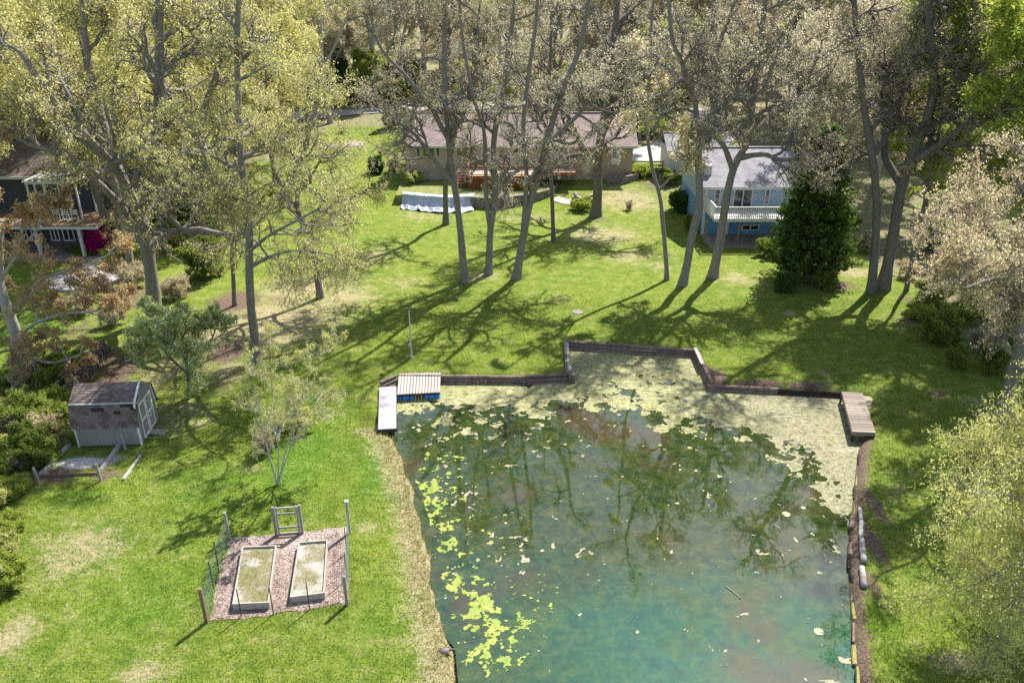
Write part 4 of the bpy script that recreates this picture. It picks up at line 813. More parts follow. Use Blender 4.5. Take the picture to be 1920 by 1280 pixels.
mx_, my_ = np.meshgrid(np.arange(-12.5, -4.5, .06), np.arange(17, 27.5, .06)); gfld = -sdist(mx_, my_, [(p.x, p.y) for p in gc]) + (fbm(mx_, my_, 1.6, 4, 51, .65) - .5) * .45
struct(clip_sheet('mulch_bed', mx_, my_, gfld, lambda X, Y: ground_z(X, Y) + .018, m))
board = pm('bed_board', (0.30, 0.27, 0.23), (0.46, 0.42, 0.37), 2.5, 0.8, 0.3, (2, 2, 2), randv=.12)
m, nt, b = newmat('bed_soil'); co = coords(nt, 'World'); n1_, n2_ = noise(nt, co, 1.3, 4), noise(nt, co, 22, 4, .7)
c = mixc(nt, smooth_step(nt, mth(nt, 'ADD', n1_, mth(nt, 'MULTIPLY', n2_, .3)), .60, .80), ramp(nt, n2_, [(0.25, (0.08, 0.09, 0.035)), (0.6, (0.24, 0.22, 0.12))]), ramp(nt, n2_, [(0.25, (0.20, 0.18, 0.15)), (0.7, (0.50, 0.47, 0.43))]))
nt.links.new(c, b.inputs['Base Color']); b.inputs['Roughness'].default_value = .95; bump(nt, b, n2_, .8, .05); bsoil = m
BEDS = []
for cs, lab in ((((455, 1025), (517, 1022), (503, 1128), (437, 1131)), 'left raised garden bed with weedy yellow-green patch'), (((561, 1016), (613, 1012), (607, 1110), (545, 1118)), 'right raised garden bed with mostly bare pale soil')):
    Z = .34; P4 = [px(a, b_, Z) for a, b_ in cs]; c_ = sum(P4, Vector()) / 4; o = empty('raised_bed', (c_.x, c_.y, .05)); tag(o, lab, 'garden bed', 'raised beds in the fenced garden'); BEDS.append(P4)
    for i in range(4):
        a, b_ = P4[i] - c_, P4[(i + 1) % 4] - c_; t = (b_ - a).normalized() * .022 * (1 if i % 2 else -1); MB().bar((a.x - t.x, a.y - t.y, .15), (b_.x + t.x, b_.y + t.y, .15), .05 if i % 2 else .046, .30 if i % 2 else .294).build('board', board, o)
    q = [(p - c_) * .985 for p in P4]; ns = 10; V = [];
    for i in range(ns + 1):
        for j in range(ns + 1):
            p = q[0].lerp(q[1], j / ns).lerp(q[3].lerp(q[2], j / ns), i / ns); V.append((p.x, p.y, .2 + random.uniform(-.02, .03)))
    ii = np.arange((ns + 1) ** 2).reshape(ns + 1, ns + 1); F = np.stack([ii[1:, :-1], ii[1:, 1:], ii[:-1, 1:], ii[:-1, :-1]], -1).reshape(-1, 4); link('soil', mesh_np('soil', V, F, True), bsoil, o)
post('garden_post', (430, 1010), 960, .10, wood_g, 'weathered wooden post at the far left corner of the garden')
post('garden_post', (388, 1166), 1103, .12, wood_b, 'brown wooden post at the near left corner of the garden')
post('garden_post', (651, 1134), 1079, .11, wood_g, 'weathered wooden post at the near right corner of the garden')
post('garden_post', (656, 1000), 941, .10, wood_g, 'tall wooden post with white cap at the far right corner of the garden')
cp_ = px(656, 1000); cp_.z = GZ(cp_) + ztop(cp_, 941); o = MB().box(-.07, .07, -.07, .07, 0, .05).build('post_cap', white); o.location = cp_; tag(o, 'small white cap on the far right garden post', 'cap')
STK = [((411, 1070), 1015, 'farther rusty stake on the left garden fence'), ((401, 1104), 1052, 'nearer rusty stake on the left garden fence'), ((453, 1156), 1103, 'rusty stake in front of the left raised bed'), ((513, 1152), 1100, 'rusty stake between the two raised beds on the near fence'), ((581, 1143), 1090, 'rusty stake in front of the right raised bed'), ((651, 1038), 988, 'farther rusty stake on the right garden fence'), ((651, 1088), 1034, 'nearer rusty stake on the right garden fence')]
for b__, t_, lb in STK: post('fence_stake', b__, t_, .035, metal_d, lb, 'stake', 'stakes of the garden fence')
def net(pts, h, label):
    w_ = MB(); P = [px(*p) for p in pts]; o0 = P[0].copy(); P = [p - o0 for p in P]
    for a, b_ in zip(P[:-1], P[1:]):
        L = (b_ - a).length; n = max(2, int(L / .16))
        for i in range(n + 1): p = a.lerp(b_, i / n); w_.bar((p.x, p.y, .02), (p.x, p.y, h), .006, .006)
        for k in range(8): z = .03 + (h - .05) * k / 7; w_.bar((a.x, a.y, z), (b_.x, b_.y, z), .006, .006)
    o = empty('wire_fence', o0); w_.build('wire_mesh', wire, o)['kind'] = 'stuff'; return tag(o, label, 'fence')
net([(388, 1166), (401, 1104), (411, 1070), (430, 1010)], 1.15, 'thin green wire netting along the left side of the garden'); net([(656, 1000), (654, 1038), (653, 1088), (651, 1134)], 1.15, 'thin green wire netting along the right side of the garden')
g1, g2 = px(519, 1005), px(568, 1001); gh = ztop(g1, 950); e = empty('garden_gate', g1); tag(e, 'weathered wooden garden gate with open rails standing between two posts', 'gate'); v = g2 - g1
for q in (0, .115, .885, 1): p = v * q; MB().bar((p.x, p.y, -.1 if q in (0, 1) else .06), (p.x, p.y, gh if q in (0, 1) else gh - .03), .10 if q in (0, 1) else .07, .10 if q in (0, 1) else .06, up=(0, 1, 0)).build('post' if q in (0, 1) else 'stile', wood_g, e)
for q in (.08, .30, .80, 1.0): p, p2 = v * .12, v * .88; MB().bar((p.x, p.y, q * (gh - .1)), (p2.x, p2.y, q * (gh - .1)), .05, .08).build('rail', wood_g, e)

# ------------------------------------------------------------------ docks and raft
def slab(parent, q4, nplank, th, m, gap=.012, name='plank', along=True):
    for i in range(nplank):
        a, b_ = i / nplank + gap / 2, (i + 1) / nplank - gap / 2
        if along: c4 = [q4[0].lerp(q4[1], a), q4[0].lerp(q4[1], b_), q4[3].lerp(q4[2], b_), q4[3].lerp(q4[2], a)]
        else: c4 = [q4[0].lerp(q4[3], a), q4[1].lerp(q4[2], a), q4[1].lerp(q4[2], b_), q4[0].lerp(q4[3], b_)]
        dz = random.uniform(-.006, .006); o = sum(c4, Vector()) / 4
        mb = MB(); mb.add([Vector((p.x - o.x, p.y - o.y, -th)) for p in c4] + [Vector((p.x - o.x, p.y - o.y, 0)) for p in c4], [(0, 1, 2, 3), (7, 6, 5, 4), (0, 4, 5, 1), (1, 5, 6, 2), (2, 6, 7, 3), (3, 7, 4, 0)])
        k = mb.build(name, m, parent); k.location = (o.x, o.y, o.z + dz)
        import bmesh as _b; bm = _b.new(); bm.from_mesh(k.data); _b.ops.recalc_face_normals(bm, faces=bm.faces); bm.to_mesh(k.data); bm.free()
Z = .12; q = [px(a, b_, Z) for a, b_ in ((748, 700), (827, 698), (825, 735), (744, 739))]; c0 = sum(q, Vector()) / 4; e = empty('swim_raft', (c0.x, c0.y, WZ)); tag(e, 'square wooden raft floating on blue plastic barrels', 'raft'); qq = [p - Vector((c0.x, c0.y, WZ)) for p in q]
slab(e, qq, 14, .04, wood_w, .012); zt = qq[0].z - .042
fr_ = [p * 1 for p in qq]
for a, b_ in ((3, 2), (0, 1)): A_, B2 = fr_[a], fr_[b_]; MB().bar((A_.x, A_.y + (.05 if a == 3 else -.05), zt - .06), (B2.x, B2.y + (.05 if a == 3 else -.05), zt - .06), .05, .11).build('joist', wood_dk, e)
for k, (ta, tb) in enumerate(((.02, .38), (.64, .99))):
    for yy in (.06, .62):
        a = qq[3].lerp(qq[2], ta); b_ = qq[3].lerp(qq[2], tb); dy = (qq[0] - qq[3]) * yy; r = .27; zc = zt - .10 - r * .8; mb = MB(); rings = []
        aa, bb = Vector((a.x, a.y, 0)) + dy + Vector((0, .2, zc)), Vector((b_.x, b_.y, 0)) + dy + Vector((0, .2, zc))
        for t, s_ in ((0, .86), (.03, 1), (.3, 1), (.32, 1.05), (.36, 1.05), (.38, 1), (.62, 1), (.64, 1.05), (.68, 1.05), (.7, 1), (.97, 1), (1, .86)):
            c = aa.lerp(bb, t); rings.append([c + Vector((0, math.cos(6.2832 * i / 14), math.sin(6.2832 * i / 14))) * r * s_ for i in range(14)])
        brl = mb.loft(rings).build('barrel', blue_pl, e, smooth=False)
        for t in (.26, .74): c = aa.lerp(bb, t); MB().loft([[c + Vector((dx, math.cos(6.2832 * i / 14), math.sin(6.2832 * i / 14)) if False else (dx, 0, 0)) + Vector((0, math.cos(6.2832 * i / 14), math.sin(6.2832 * i / 14))) * r * 1.02 for i in range(14)] for dx in (-.02, .02)]).build('strap', dark_in, brl)
Z = .10; q = [px(a, b_, Z) for a, b_ in ((711, 725), (743, 723), (743, 803), (709, 805))]; c0 = sum(q, Vector()) / 4; e = empty('dock', (c0.x, c0.y, WZ)); tag(e, 'narrow pale grey dock on the left bank beside the raft', 'dock'); qq = [p - Vector((c0.x, c0.y, WZ)) for p in q]
slab(e, qq, 2, .04, wood_l, .008, 'deck_panel', False); zt = qq[0].z - .045
for a, b_ in ((0, 3), (1, 2), (3, 2), (0, 1)): A_, B2 = qq[a] * .98, qq[b_] * .98; MB().bar((A_.x, A_.y, zt - .08), (B2.x, B2.y, zt - .08), .05, .14).build('frame', wood_dk, e)
for p in qq: MB().cyl((p.x * .9, p.y * .97, -.7), (p.x * .9, p.y * .97, zt - .15), .04).build('leg', galv, e)
MB().box(qq[1].x + .04, qq[1].x + .12, qq[2].y * .1 - .6, qq[2].y * .1 + .5, zt - .55, zt - .05).build('ladder', blue_pl, e)
Z = .30; q = [px(a, b_, Z) for a, b_ in ((1578, 733), (1617, 736), (1642, 811), (1598, 809))]; c0 = sum(q, Vector()) / 4; e = empty('dock', (c0.x, c0.y, WZ)); tag(e, 'brown weathered plank dock at the right corner of the pond', 'dock'); qq = [p - Vector((c0.x, c0.y, WZ)) for p in q]
slab(e, qq, 16, .045, wood_r, .008, 'plank', False); zt = qq[0].z - .05
for a, b_ in ((0, 3), (1, 2), (3, 2), (0, 1)): A_, B2 = qq[a] * .98, qq[b_] * .98; MB().bar((A_.x, A_.y, zt - .08), (B2.x, B2.y, zt - .08), .06, .15).build('frame', wood_r, e)
for p in qq: MB().cyl((p.x * .9, p.y * .95, -.8), (p.x * .9, p.y * .95, zt - .16), .06).build('leg', wood_dk, e)
# lamp post
b = px(772, 670); b.z = GZ(b); h = ztop(b, 571); e = empty('lamp_post', b); tag(e, 'thin galvanised lamp post on the lawn behind the raft', 'lamp post')
MB().cyl((0, 0, 0), (0, 0, h - .3), .05, .04, 10).build('pole', galv, e); MB().cyl((0, 0, -.05), (0, 0, .16), .14, .07, 12).build('base', galv, e); MB().box(-.11, .05, -.12, -.045, .75, 1.0).build('switch_box', galv, e)
hd = MB().cyl((0, 0, h - .3), (0, 0, h - .1), .06, .17, 12).build('lamp_head', galv, e); MB().cyl((0, 0, h - .1), (0, 0, h), .17, .06, 12).build('cap', metal_d, hd); MB().cyl((0, -.14, h - .22), (0, -.2, h - .24), .07, .07, 10).build('lens', glass, hd)

# ------------------------------------------------------------------ timber edging of the pond
def timber_mesh(L, w, h, m):
    rings = []; n = max(4, int(L / .3))
    for k in range(n + 1):
        q_ = k / n; s_ = .9 if k in (0, n) else 1
        rings.append([Vector(((q_ - .5) * L, y * w * s_ * random.uniform(.85, 1.1), z * h * s_ * random.uniform(.85, 1.1))) for y, z in ((-.5, -.3), (-.3, -.5), (.3, -.5), (.5, -.3), (.5, .3), (.3, .5), (-.3, .5), (-.5, .3))])
    mb = MB().loft(rings); return mb
def timber_wall(label, runs):
    e = empty('timber_wall', px(*runs[0][0], 0)); tag(e, label, 'retaining wall')
    for a, b_, rows, z0, w_, mm in runs:
        A_, B2 = px(*a, 0), px(*b_, 0); L = (B2 - A_).length; rz = math.atan2(B2.y - A_.y, B2.x - A_.x); nseg = max(1, round(L / 2.6))
        nrm_ = Vector((-(B2 - A_).y, (B2 - A_).x, 0)).normalized()
        for r_ in range(rows):
            cuts = [0] + sorted((i + random.uniform(-.2, .2)) / nseg for i in range(1, nseg)) + [1]
            for c1_, c2_ in zip(cuts[:-1], cuts[1:]):
                l = L * (c2_ - c1_); o = timber_mesh(l * .99, w_, .2, mm).build('timber', mm, e); p = A_.lerp(B2, (c1_ + c2_) / 2) - e.location + nrm_ * (.07 * r_); o.location = (p.x, p.y, z0 + r_ * .19 + random.uniform(-.015, .015)); o.rotation_euler = (random.uniform(-.1, .1), 0, rz + random.uniform(-.012, .012))
    return e
timber_wall('weathered timber edging from the left dock to the inlet of the pond', [((716, 722), (746, 709), 3, -.30, .2, wood_t), ((746, 709), (985, 711), 3, -.32, .2, wood_t), ((985, 711), (1069, 706), 3, -.30, .22, wood_t), ((1066, 708), (1078, 707), 3, -.25, .4, wood_t)])
timber_wall('dark timber wall around the square inlet at the far end of the pond', [((1068, 704), (1064, 644), 3, -.28, .22, wood_t), ((1062, 645), (1180, 653), 3, -.28, .24, wood_t), ((1180, 653), (1303, 661), 3, -.30, .24, wood_t), ((1302, 660), (1316, 690), 3, -.30, .22, wood_t)])
timber_wall('bleached and brown timbers along the right half of the far pond edge', [((1313, 682), (1329, 721), 3, -.30, .24, wood_t), ((1326, 723), (1460, 729), 2, -.26, .2, wood_t), ((1458, 729), (1582, 736), 2, -.28, .18, wood_dk)])
for a, b_, lb in (((1063, 645), (1066, 675), 'bleached plank on the left arm of the inlet wall, farther one'), ((1065, 676), (1069, 698), 'bleached plank on the left arm of the inlet wall, nearer one'), ((1303, 655), (1317, 686), 'bleached plank on the right arm of the inlet wall')):
    A_, B2 = px(*a, .1), px(*b_, .1); o = timber_mesh((B2 - A_).length, .2, .06, wood_w).build('plank', wood_w); o.location = (A_ + B2) / 2 + Vector((0, 0, .11)); o.rotation_euler = (0, 0, math.atan2(B2.y - A_.y, B2.x - A_.x)); tag(o, lb, 'plank')
moss = pm('mossy_board', (0.12, 0.13, 0.03), (0.28, 0.27, 0.09), 3, .9, .5, c3=(.30, .22, .16), randv=.2)
e = empty('bank_edging', px(1606, 905)); tag(e, 'mossy boards edging the right bank of the pond', 'edging')
rp_ = [px(*p, 0) for p in ((1614, 846), (1607, 905), (1602, 960), (1597, 1010), (1595, 1060), (1599, 1120), (1603, 1200), (1611, 1290), (1613, 1380))]
for a, b_ in zip(rp_[:-1], rp_[1:]):
    nb = max(1, round((b_ - a).length / 1.1))
    for k in range(nb):
        p, q = a.lerp(b_, (k + random.uniform(0, .08)) / nb), a.lerp(b_, (k + random.uniform(.82, 1.02)) / nb); L = (q - p).length
        o = timber_mesh(L, random.uniform(.10, .22), random.uniform(.22, .34), moss).build('board', random.choice((moss, wood_t, wood_t, wood_dk)), e); o.location = (p + q) / 2 - e.location + Vector((random.uniform(-.05, .07), 0, -.27 + random.uniform(-.07, .04))); o.rotation_euler = (random.uniform(-.2, .2), random.uniform(-.03, .03), math.atan2(q.y - p.y, q.x - p.x) + random.uniform(-.06, .06))
lg = [((1613, 950), (1615, 974), .085), ((1615, 976), (1614, 1007), .10), ((1616, 1009), (1617, 1026), .11), ((1617, 1028), (1620, 1052), .125), ((1616, 1062), (1621, 1098), .12)]
for i, (a, b_, r_) in enumerate(lg):
    A_, B2 = px(*a, .1), px(*b_, .1); o = MB().cyl(-(B2 - A_) / 2, (B2 - A_) / 2, r_ * .9, r_, 10, 5, .05).build('cut_log', bark_b if i in (0, 3) else bark_p, smooth=True); o.location = (A_ + B2) / 2; o.location.z = max(GZ(o.location), -.1) + r_ * .7
    tag(o, ('pale birch log on the right bank, farthest and thinnest of the row', 'pale birch log on the right bank, second of the row from the far dock', 'short pale birch log on the right bank, third of the row', 'thickest pale birch log on the right bank with dark cut end', 'half rotted log on the right bank nearest the camera')[i], 'log', 'logs along the right pond bank')
# turtle on the left bank
b = px(833, 1213); b.z = max(GZ(b), WZ) ; e = empty('turtle', b, .15); tag(e, 'dark grey turtle on the straw bank at the left pond edge', 'turtle'); tm_ = pm('turtle_shell', (0.09, 0.075, 0.075), (0.20, 0.17, 0.17), 6, .5, .4); mb = MB(); rings = []
for k in range(7):
    a = k / 6 * math.pi / 2; rings.append([Vector((math.cos(6.2832 * i / 16) * .20 * math.cos(a) + .001, math.sin(6.2832 * i / 16) * .145 * math.cos(a), .03 + .115 * math.sin(a))) for i in range(16)])
mb.loft(rings).build('shell', tm_, e, smooth=True); sk = pm('turtle_skin', (0.05, 0.045, 0.035), (0.12, 0.11, 0.08), 9, .7, .3)
MB().loft([[Vector((x, math.cos(6.2832 * i / 8) * r, .06 + math.sin(6.2832 * i / 8) * r)) for i in range(8)] for x, r in ((.17, .035), (.25, .032), (.29, .045), (.33, .04), (.36, .015))]).build('head', sk, e, smooth=True)
for sx, sy in ((.13, .13), (.13, -.13), (-.13, .12), (-.13, -.12)): MB().cyl((sx * .8, sy * .8, .05), (sx * 1.25, sy * 1.4, .01), .035, .028, 8).build('leg', sk, e)
MB().cyl((-.18, 0, .04), (-.27, 0, .015), .025, .006, 6).build('tail', sk, e)
# pads, sticks, discs
pad_m = pm('lily_pad', (0.20, 0.32, 0.10), (0.34, 0.44, 0.18), 5, .5, .2)
for xp, yp, lb in ((1474, 964, 'round green lily pad on open water near the middle of the right side'), (1506, 952, 'small lily pad just behind the larger one at right'), (1535, 1184, 'lily pad on dark water near the right bank'), (1537, 1074, 'small yellowish pad floating below the tree reflection')):
    c = px(xp, yp, WZ); r_ = .17 if 'small' not in lb else .1; n = 16; rim = [(math.cos(.25 + 5.8 * i / n) * r_ * random.uniform(.93, 1.05), math.sin(.25 + 5.8 * i / n) * r_ * random.uniform(.93, 1.05)) for i in range(n + 1)]; o = MB().prism([(0, 0)] + rim, .012, .02).build('lily_pad', pad_m); o.location = c; o.rotation_euler = (0, 0, random.uniform(0, 6)); tag(o, lb, 'lily pad', 'lily pads on the pond')
for a, b_, lb in (((1452, 983), (1465, 996), 'thin stick floating left of the birch logs'), ((1362, 1100), (1390, 1122), 'forked stick floating at the edge of the tree reflection'), ((1575, 962), (1590, 976), 'thin pale stick floating by the right bank')):
    A_, B2 = px(*a, WZ), px(*b_, WZ); o = MB().cyl(A_ - (A_ + B2) / 2, B2 - (A_ + B2) / 2, .022, .012, 6, 4, .2).build('stick', bark_p); o.location = (A_ + B2) / 2 + Vector((0, 0, .02)); tag(o, lb, 'stick')
b = px(1083, 586); b.z = GZ(b); o = MB().cyl((0, 0, -.05), (0, 0, .05), .38, .36, 18).build('well_cover', stone); o.location = b; tag(o, 'small pale round concrete cover set in the lawn', 'cover')
# small fence on the upper lawn
e = empty('rail_fence', px(1130, 318, 1.3)); tag(e, 'low two rail fence on the upper lawn left of the driveway', 'fence'); L = 6.5
for k in range(3): MB().box(k * L / 2 - .06, k * L / 2 + .06, -.06, .06, -.3, 1.0).build('post', wood_g, e)
for z in (.45, .85): MB().bar((0, 0, z), (L, 0, z), .05, .12).build('rail', wood_w, e)
# red stone slope and steps by the blue house
for k in range(14):
    c = G(1255 + random.uniform(-28, 40), 322 + random.uniform(-18, 22)); o = link('boulder', random.choice(stone_meshes)); s_ = random.uniform(.3, .6); o.location = (c.x, c.y, GZ(c) + .12 * s_); o.scale = (s_, s_ * .8, s_ * .6); o.rotation_euler = (0, 0, random.uniform(0, 3)); tag(o, 'small landscape boulder on the bank between driveway and blue house', 'boulder', 'boulders on the bank left of the blue house')

# ------------------------------------------------------------------ trees in the photograph, one by one
C_ = dict(n2=8, n3=10, tufts=7, leaf=.08, twig_len=1.25, hang=.5, twr=.0075)
# central group on the lawn (all stand between the deck and the pond)
hero('slim dark trunked oak standing behind the group left of the deck', (836, 420), 13, [[(836, 420), (838, 330), (852, 240), (846, 150), (840, 60), (842, -90)]], bark_d, L_tan, 4.4, [.35], nl=11, **C_)
hero('leaning grey oak with low left fork, leftmost of the central lawn group', (872, 528), 17, [[(872, 528), (860, 430), (850, 340), (844, 262), (836, 180), (832, 90), (840, -100)], [(845, 270), (815, 215, -1), (770, 150, -2), (715, 90, -2.5), (690, 10, -3)], [(845, 255), (872, 205, 1.5), (890, 130, 2), (900, 20, 2.5), (905, -80, 3)], [(850, 345), (815, 300, -1), (775, 250, -1.8), (720, 215, -2.4)]], bark, L_tan, 4.4, [.34, .25, .25, .3], nl=7, **C_)
hero('twin stemmed grey oak second from left in the central lawn group', (916, 514), 16, [[(916, 514), (920, 440), (927, 380), (928, 310), (930, 230), (948, 150), (960, 60), (975, -80)], [(920, 440), (913, 380), (911, 310, -.5), (905, 240, -1), (885, 170, -2), (868, 80, -2.5), (860, -40, -3)]], bark, L_pal, 4.0, [.22, .22], nl=10, **C_)
hero('grey oak forking low and leaning right in the middle of the lawn', (968, 522), 18, [[(968, 522), (978, 460), (990, 400), (1012, 320), (1028, 255), (1052, 180), (1085, 90), (1110, -40)], [(980, 455), (983, 390), (984, 320, -.6), (982, 240, -1), (990, 150, -1.6), (1005, 40, -2), (1010, -90, -2)], [(1024, 268), (1060, 235, 1.2), (1110, 190, 2), (1150, 120, 3)]], bark, L_pal, 4.6, [.22, .22, .15], nl=9, **C_)
hero('thin straight dark tree right of the forked oak behind the lawn group', (1038, 452), 10, [[(1038, 452), (1035, 390), (1030, 320), (1024, 240), (1030, 140), (1034, 20), (1040, -60)]], bark_d, L_pal, 3.4, [.22], nl=10, **C_)
hero('stout oak with long limbs arching right in front of the beige wall', (1117, 406), 22, [[(1117, 406), (1120, 360), (1119, 300), (1128, 245), (1140, 180), (1150, 90), (1160, -30)], [(1130, 240), (1165, 195), (1205, 150, -.5), (1250, 130, -1), (1290, 138, -1.5)], [(1125, 265), (1150, 200, 1), (1172, 130, 2), (1215, 95, 2.5), (1240, 20, 3)], [(1119, 310), (1090, 270, -1), (1060, 200, -2), (1040, 110, -2), (1050, 10, -2)]], bark_d, L_pal, 5.2, [.25, .15, .2, .2], nl=8, **C_)
hero('thin crooked tree left of the two leaning oaks by the blue house', (1251, 525), 10, [[(1251, 525), (1246, 440), (1238, 370), (1222, 320), (1213, 240), (1217, 140), (1222, 40), (1230, -60)], [(1234, 358), (1262, 330), (1292, 305), (1310, 270)]], bark, L_pal, 3.2, [.42, .4], nl=8, n2=6, n3=6, tufts=8, leaf=.15)
hero('tall oak leaning right at the left corner of the blue house', (1279, 535), 19, [[(1279, 535), (1293, 470), (1306, 390), (1312, 300), (1318, 255), (1336, 205), (1345, 130), (1340, 40), (1345, -90)], [(1316, 262), (1305, 215, -1), (1290, 150, -1.8), (1262, 80, -2.4), (1250, -30, -3)], [(1336, 210), (1375, 180, 1), (1425, 130, 1.8), (1470, 60, 2)]], bark, L_pal, 5.0, [.4, .2, .2], nl=9, **C_)
hero('oak with a wide fork standing in front of the white balcony', (1336, 520), 20, [[(1336, 520), (1347, 460), (1360, 385), (1374, 325), (1385, 300), (1402, 262), (1410, 180), (1425, 80), (1440, -40)], [(1375, 322), (1360, 280, -1), (1343, 250, -1.5), (1330, 170, -2), (1310, 90, -2.5)], [(1388, 296), (1430, 290, -1), (1470, 300, -1.5), (1510, 290, -2)], [(1402, 262), (1450, 215, 1), (1500, 170, 2), (1540, 90, 2.5)]], bark, L_pal, 4.6, [.42, .2, .2, .2], nl=8, **C_)
# right group
hero('tall dark oak left of the paired trunks behind the cedar', (1634, 548), 20, [[(1634, 548), (1640, 460), (1640, 370), (1634, 280), (1625, 200), (1610, 110), (1600, 0), (1590, -100)], [(1637, 290), (1665, 250, 1), (1690, 190, 2), (1700, 90, 2)]], bark_d, L_tan, 5.2, [.4, .2], nl=10, **C_)
hero('thickest dark oak of the paired trunks right of the cedar', (1655, 542), 27, [[(1655, 542), (1674, 450), (1690, 360), (1705, 300), (1730, 240), (1745, 160), (1740, 60), (1750, -60)], [(1700, 310), (1735, 290, -1), (1780, 260, -2), (1820, 200, -2.5), (1850, 120, -3)], [(1690, 350), (1665, 300, 1), (1655, 230, 1.5), (1660, 130, 2)]], bark_d, L_tan, 5.4, [.4, .2, .3], nl=9, **C_)
hero('thin leaning dark tree right of the paired trunks', (1699, 545), 10, [[(1699, 545), (1714, 470), (1728, 400), (1745, 320), (1760, 240), (1770, 150)]], bark_d, L_tan, 3.4, [.4], nl=8, n2=6, n3=6, tufts=6, leaf=.15)
hero('large oak at the right edge with tan buds and pale bare limbs', (1882, 790), 30, [[(1882, 790), (1898, 700), (1915, 610), (1925, 520), (1930, 430), (1936, 370), (1942, 300)], [(1915, 600), (1880, 545, -1), (1840, 500, -2), (1790, 450, -2.5), (1750, 430, -3)], [(1925, 530), (1890, 490, .5), (1850, 420, 1), (1820, 370, 1.5)], [(1918, 590), (1900, 530, -2.5), (1870, 520, -4), (1810, 540, -5)]], bark, L_tan, 2.7, [.2, .2, .2, .2], nl=10, n2=8, n3=8, tufts=6, leaf=.09, fork=.34, hang=.4, twig_len=1.0)
# left group
hero('massive oak with spreading limbs behind the blossoming tree', (291, 594), 30, [[(291, 594), (286, 530), (278, 465), (272, 400), (280, 320), (290, 220), (300, 100), (300, -60)], [(276, 462), (245, 425), (215, 380, -1), (170, 330, -3), (110, 290, -5), (50, 268, -6)], [(274, 410), (310, 360, 1), (350, 290, 2), (390, 200, 2.5), (420, 80, 3)], [(275, 440), (240, 350, 1.5), (200, 250, 2.5), (170, 120, 3), (150, -30, 3)], [(278, 430), (230, 340, -2), (160, 250, -4), (90, 170, -5), (40, 100, -5)], [(280, 470), (320, 440, -1.5), (370, 430, -2.5), (420, 440, -3.5)]], bark, L_yel, 5.0, [.5, .25, .35, .4, .25, .4], nl=8, n2=8, n3=9, tufts=6, leaf=.10, twig_len=1.3, hang=.4)
hero('tall grey oak with tan leaf fall under it left of the bare saplings', (481, 678), 20, [[(481, 678), (476, 600), (470, 520), (467, 440), (462, 380), (456, 300), (450, 200), (445, 90), (450, -40)], [(467, 445), (440, 415, -.6), (415, 380, -1), (390, 320, -1.5), (370, 250, -2)], [(466, 430), (505, 395, 1), (540, 350, 1.6), (575, 280, 2), (590, 200, 2)], [(470, 500), (510, 480, -1), (560, 470, -2), (610, 475, -2.5)], [(469, 470), (500, 445, -1.5), (545, 420, -2.5), (600, 390, -3)]], bark, L_yel, 3.8, [.4, .25, .25, .3, .3], nl=8, n2=8, n3=9, tufts=7, leaf=.09, fork=.42, hang=.4, twig_len=1.1)
hero('dark crooked oak on the bare sandy patch left of the lawn', (601, 558), 15, [[(601, 558), (592, 500), (578, 440), (562, 395), (560, 330), (572, 260), (580, 160)], [(577, 438), (600, 405), (630, 380, -.5), (660, 370, -1)], [(563, 400), (535, 360), (510, 300, 1), (500, 220, 1.5)]], bark_d, L_yel, 3.6, [.4, .3, .3], nl=7, n2=7, n3=9, tufts=7, leaf=.09, hang=.4, twig_len=1.0)
hero('thin dark tree on the red mulch left of the sandy patch', (440, 572), 10, [[(440, 572), (437, 520), (436, 460), (432, 400), (425, 320), (420, 220)]], bark_d, L_yel, 3.0, [.4], nl=9, n2=6, n3=6, tufts=8, leaf=.14)
hero('pale barked tree with orange tan buds at the left edge', (38, 690), 26, [[(38, 690), (28, 620), (12, 550), (-4, 480), (-15, 400), (-20, 300)], [(20, 590), (50, 550), (90, 520, -.5), (150, 500, -1), (200, 480, -1)], [(30, 640), (60, 610, -1), (110, 590, -1.6), (170, 585, -2), (215, 570, -2)], [(5, 520), (35, 470), (70, 430, 1), (90, 380, 1.5)], [(35, 660), (60, 670, -1.5), (100, 680, -2), (150, 665, -2.6)]], bark_p, L_org, 2.4, [.3, .2, .25, .2, .2], nl=9, n2=6, n3=6, tufts=8, leaf=.13, fork=.3)
# small trees
hero('white stemmed birch clump with thin fresh leaves by the garden', (520, 908), 5, [[(520, 908), (508, 865), (492, 800), (478, 730), (470, 680)], [(521, 905), (522, 850), (515, 780, .4), (508, 700, .8), (512, 640, 1)], [(523, 905), (535, 850), (555, 780, -.4), (575, 710, -.6), (590, 660, -.8)], [(522, 900), (545, 840, .5), (570, 790, 1), (610, 720, 1.4), (630, 660, 1.4)]], bark_b, L_cat, 1.6, [.2, .2, .2, .2], name='birch_clump', nl=12, n2=7, n3=7, tufts=5, leaf=.05, r_end=.2, fork=.8, wob=.16, up1=.12)
hero('small crab apple in white blossom beside the shed', (355, 742), 9, [[(355, 742), (353, 710), (350, 680), (345, 640), (335, 600)], [(352, 700), (325, 675), (300, 650, -.4), (275, 630, -.8)], [(352, 695), (375, 665), (395, 640, .4), (405, 615, .8)], [(351, 685), (340, 655, -1), (330, 640, -1.6), (310, 600, -2)]], bark_d, L_wht, 2.0, [.35, .2, .2, .2], name='apple_tree', nl=10, n2=7, n3=7, tufts=9, leaf=.10, ang1=(.5, 1.3))
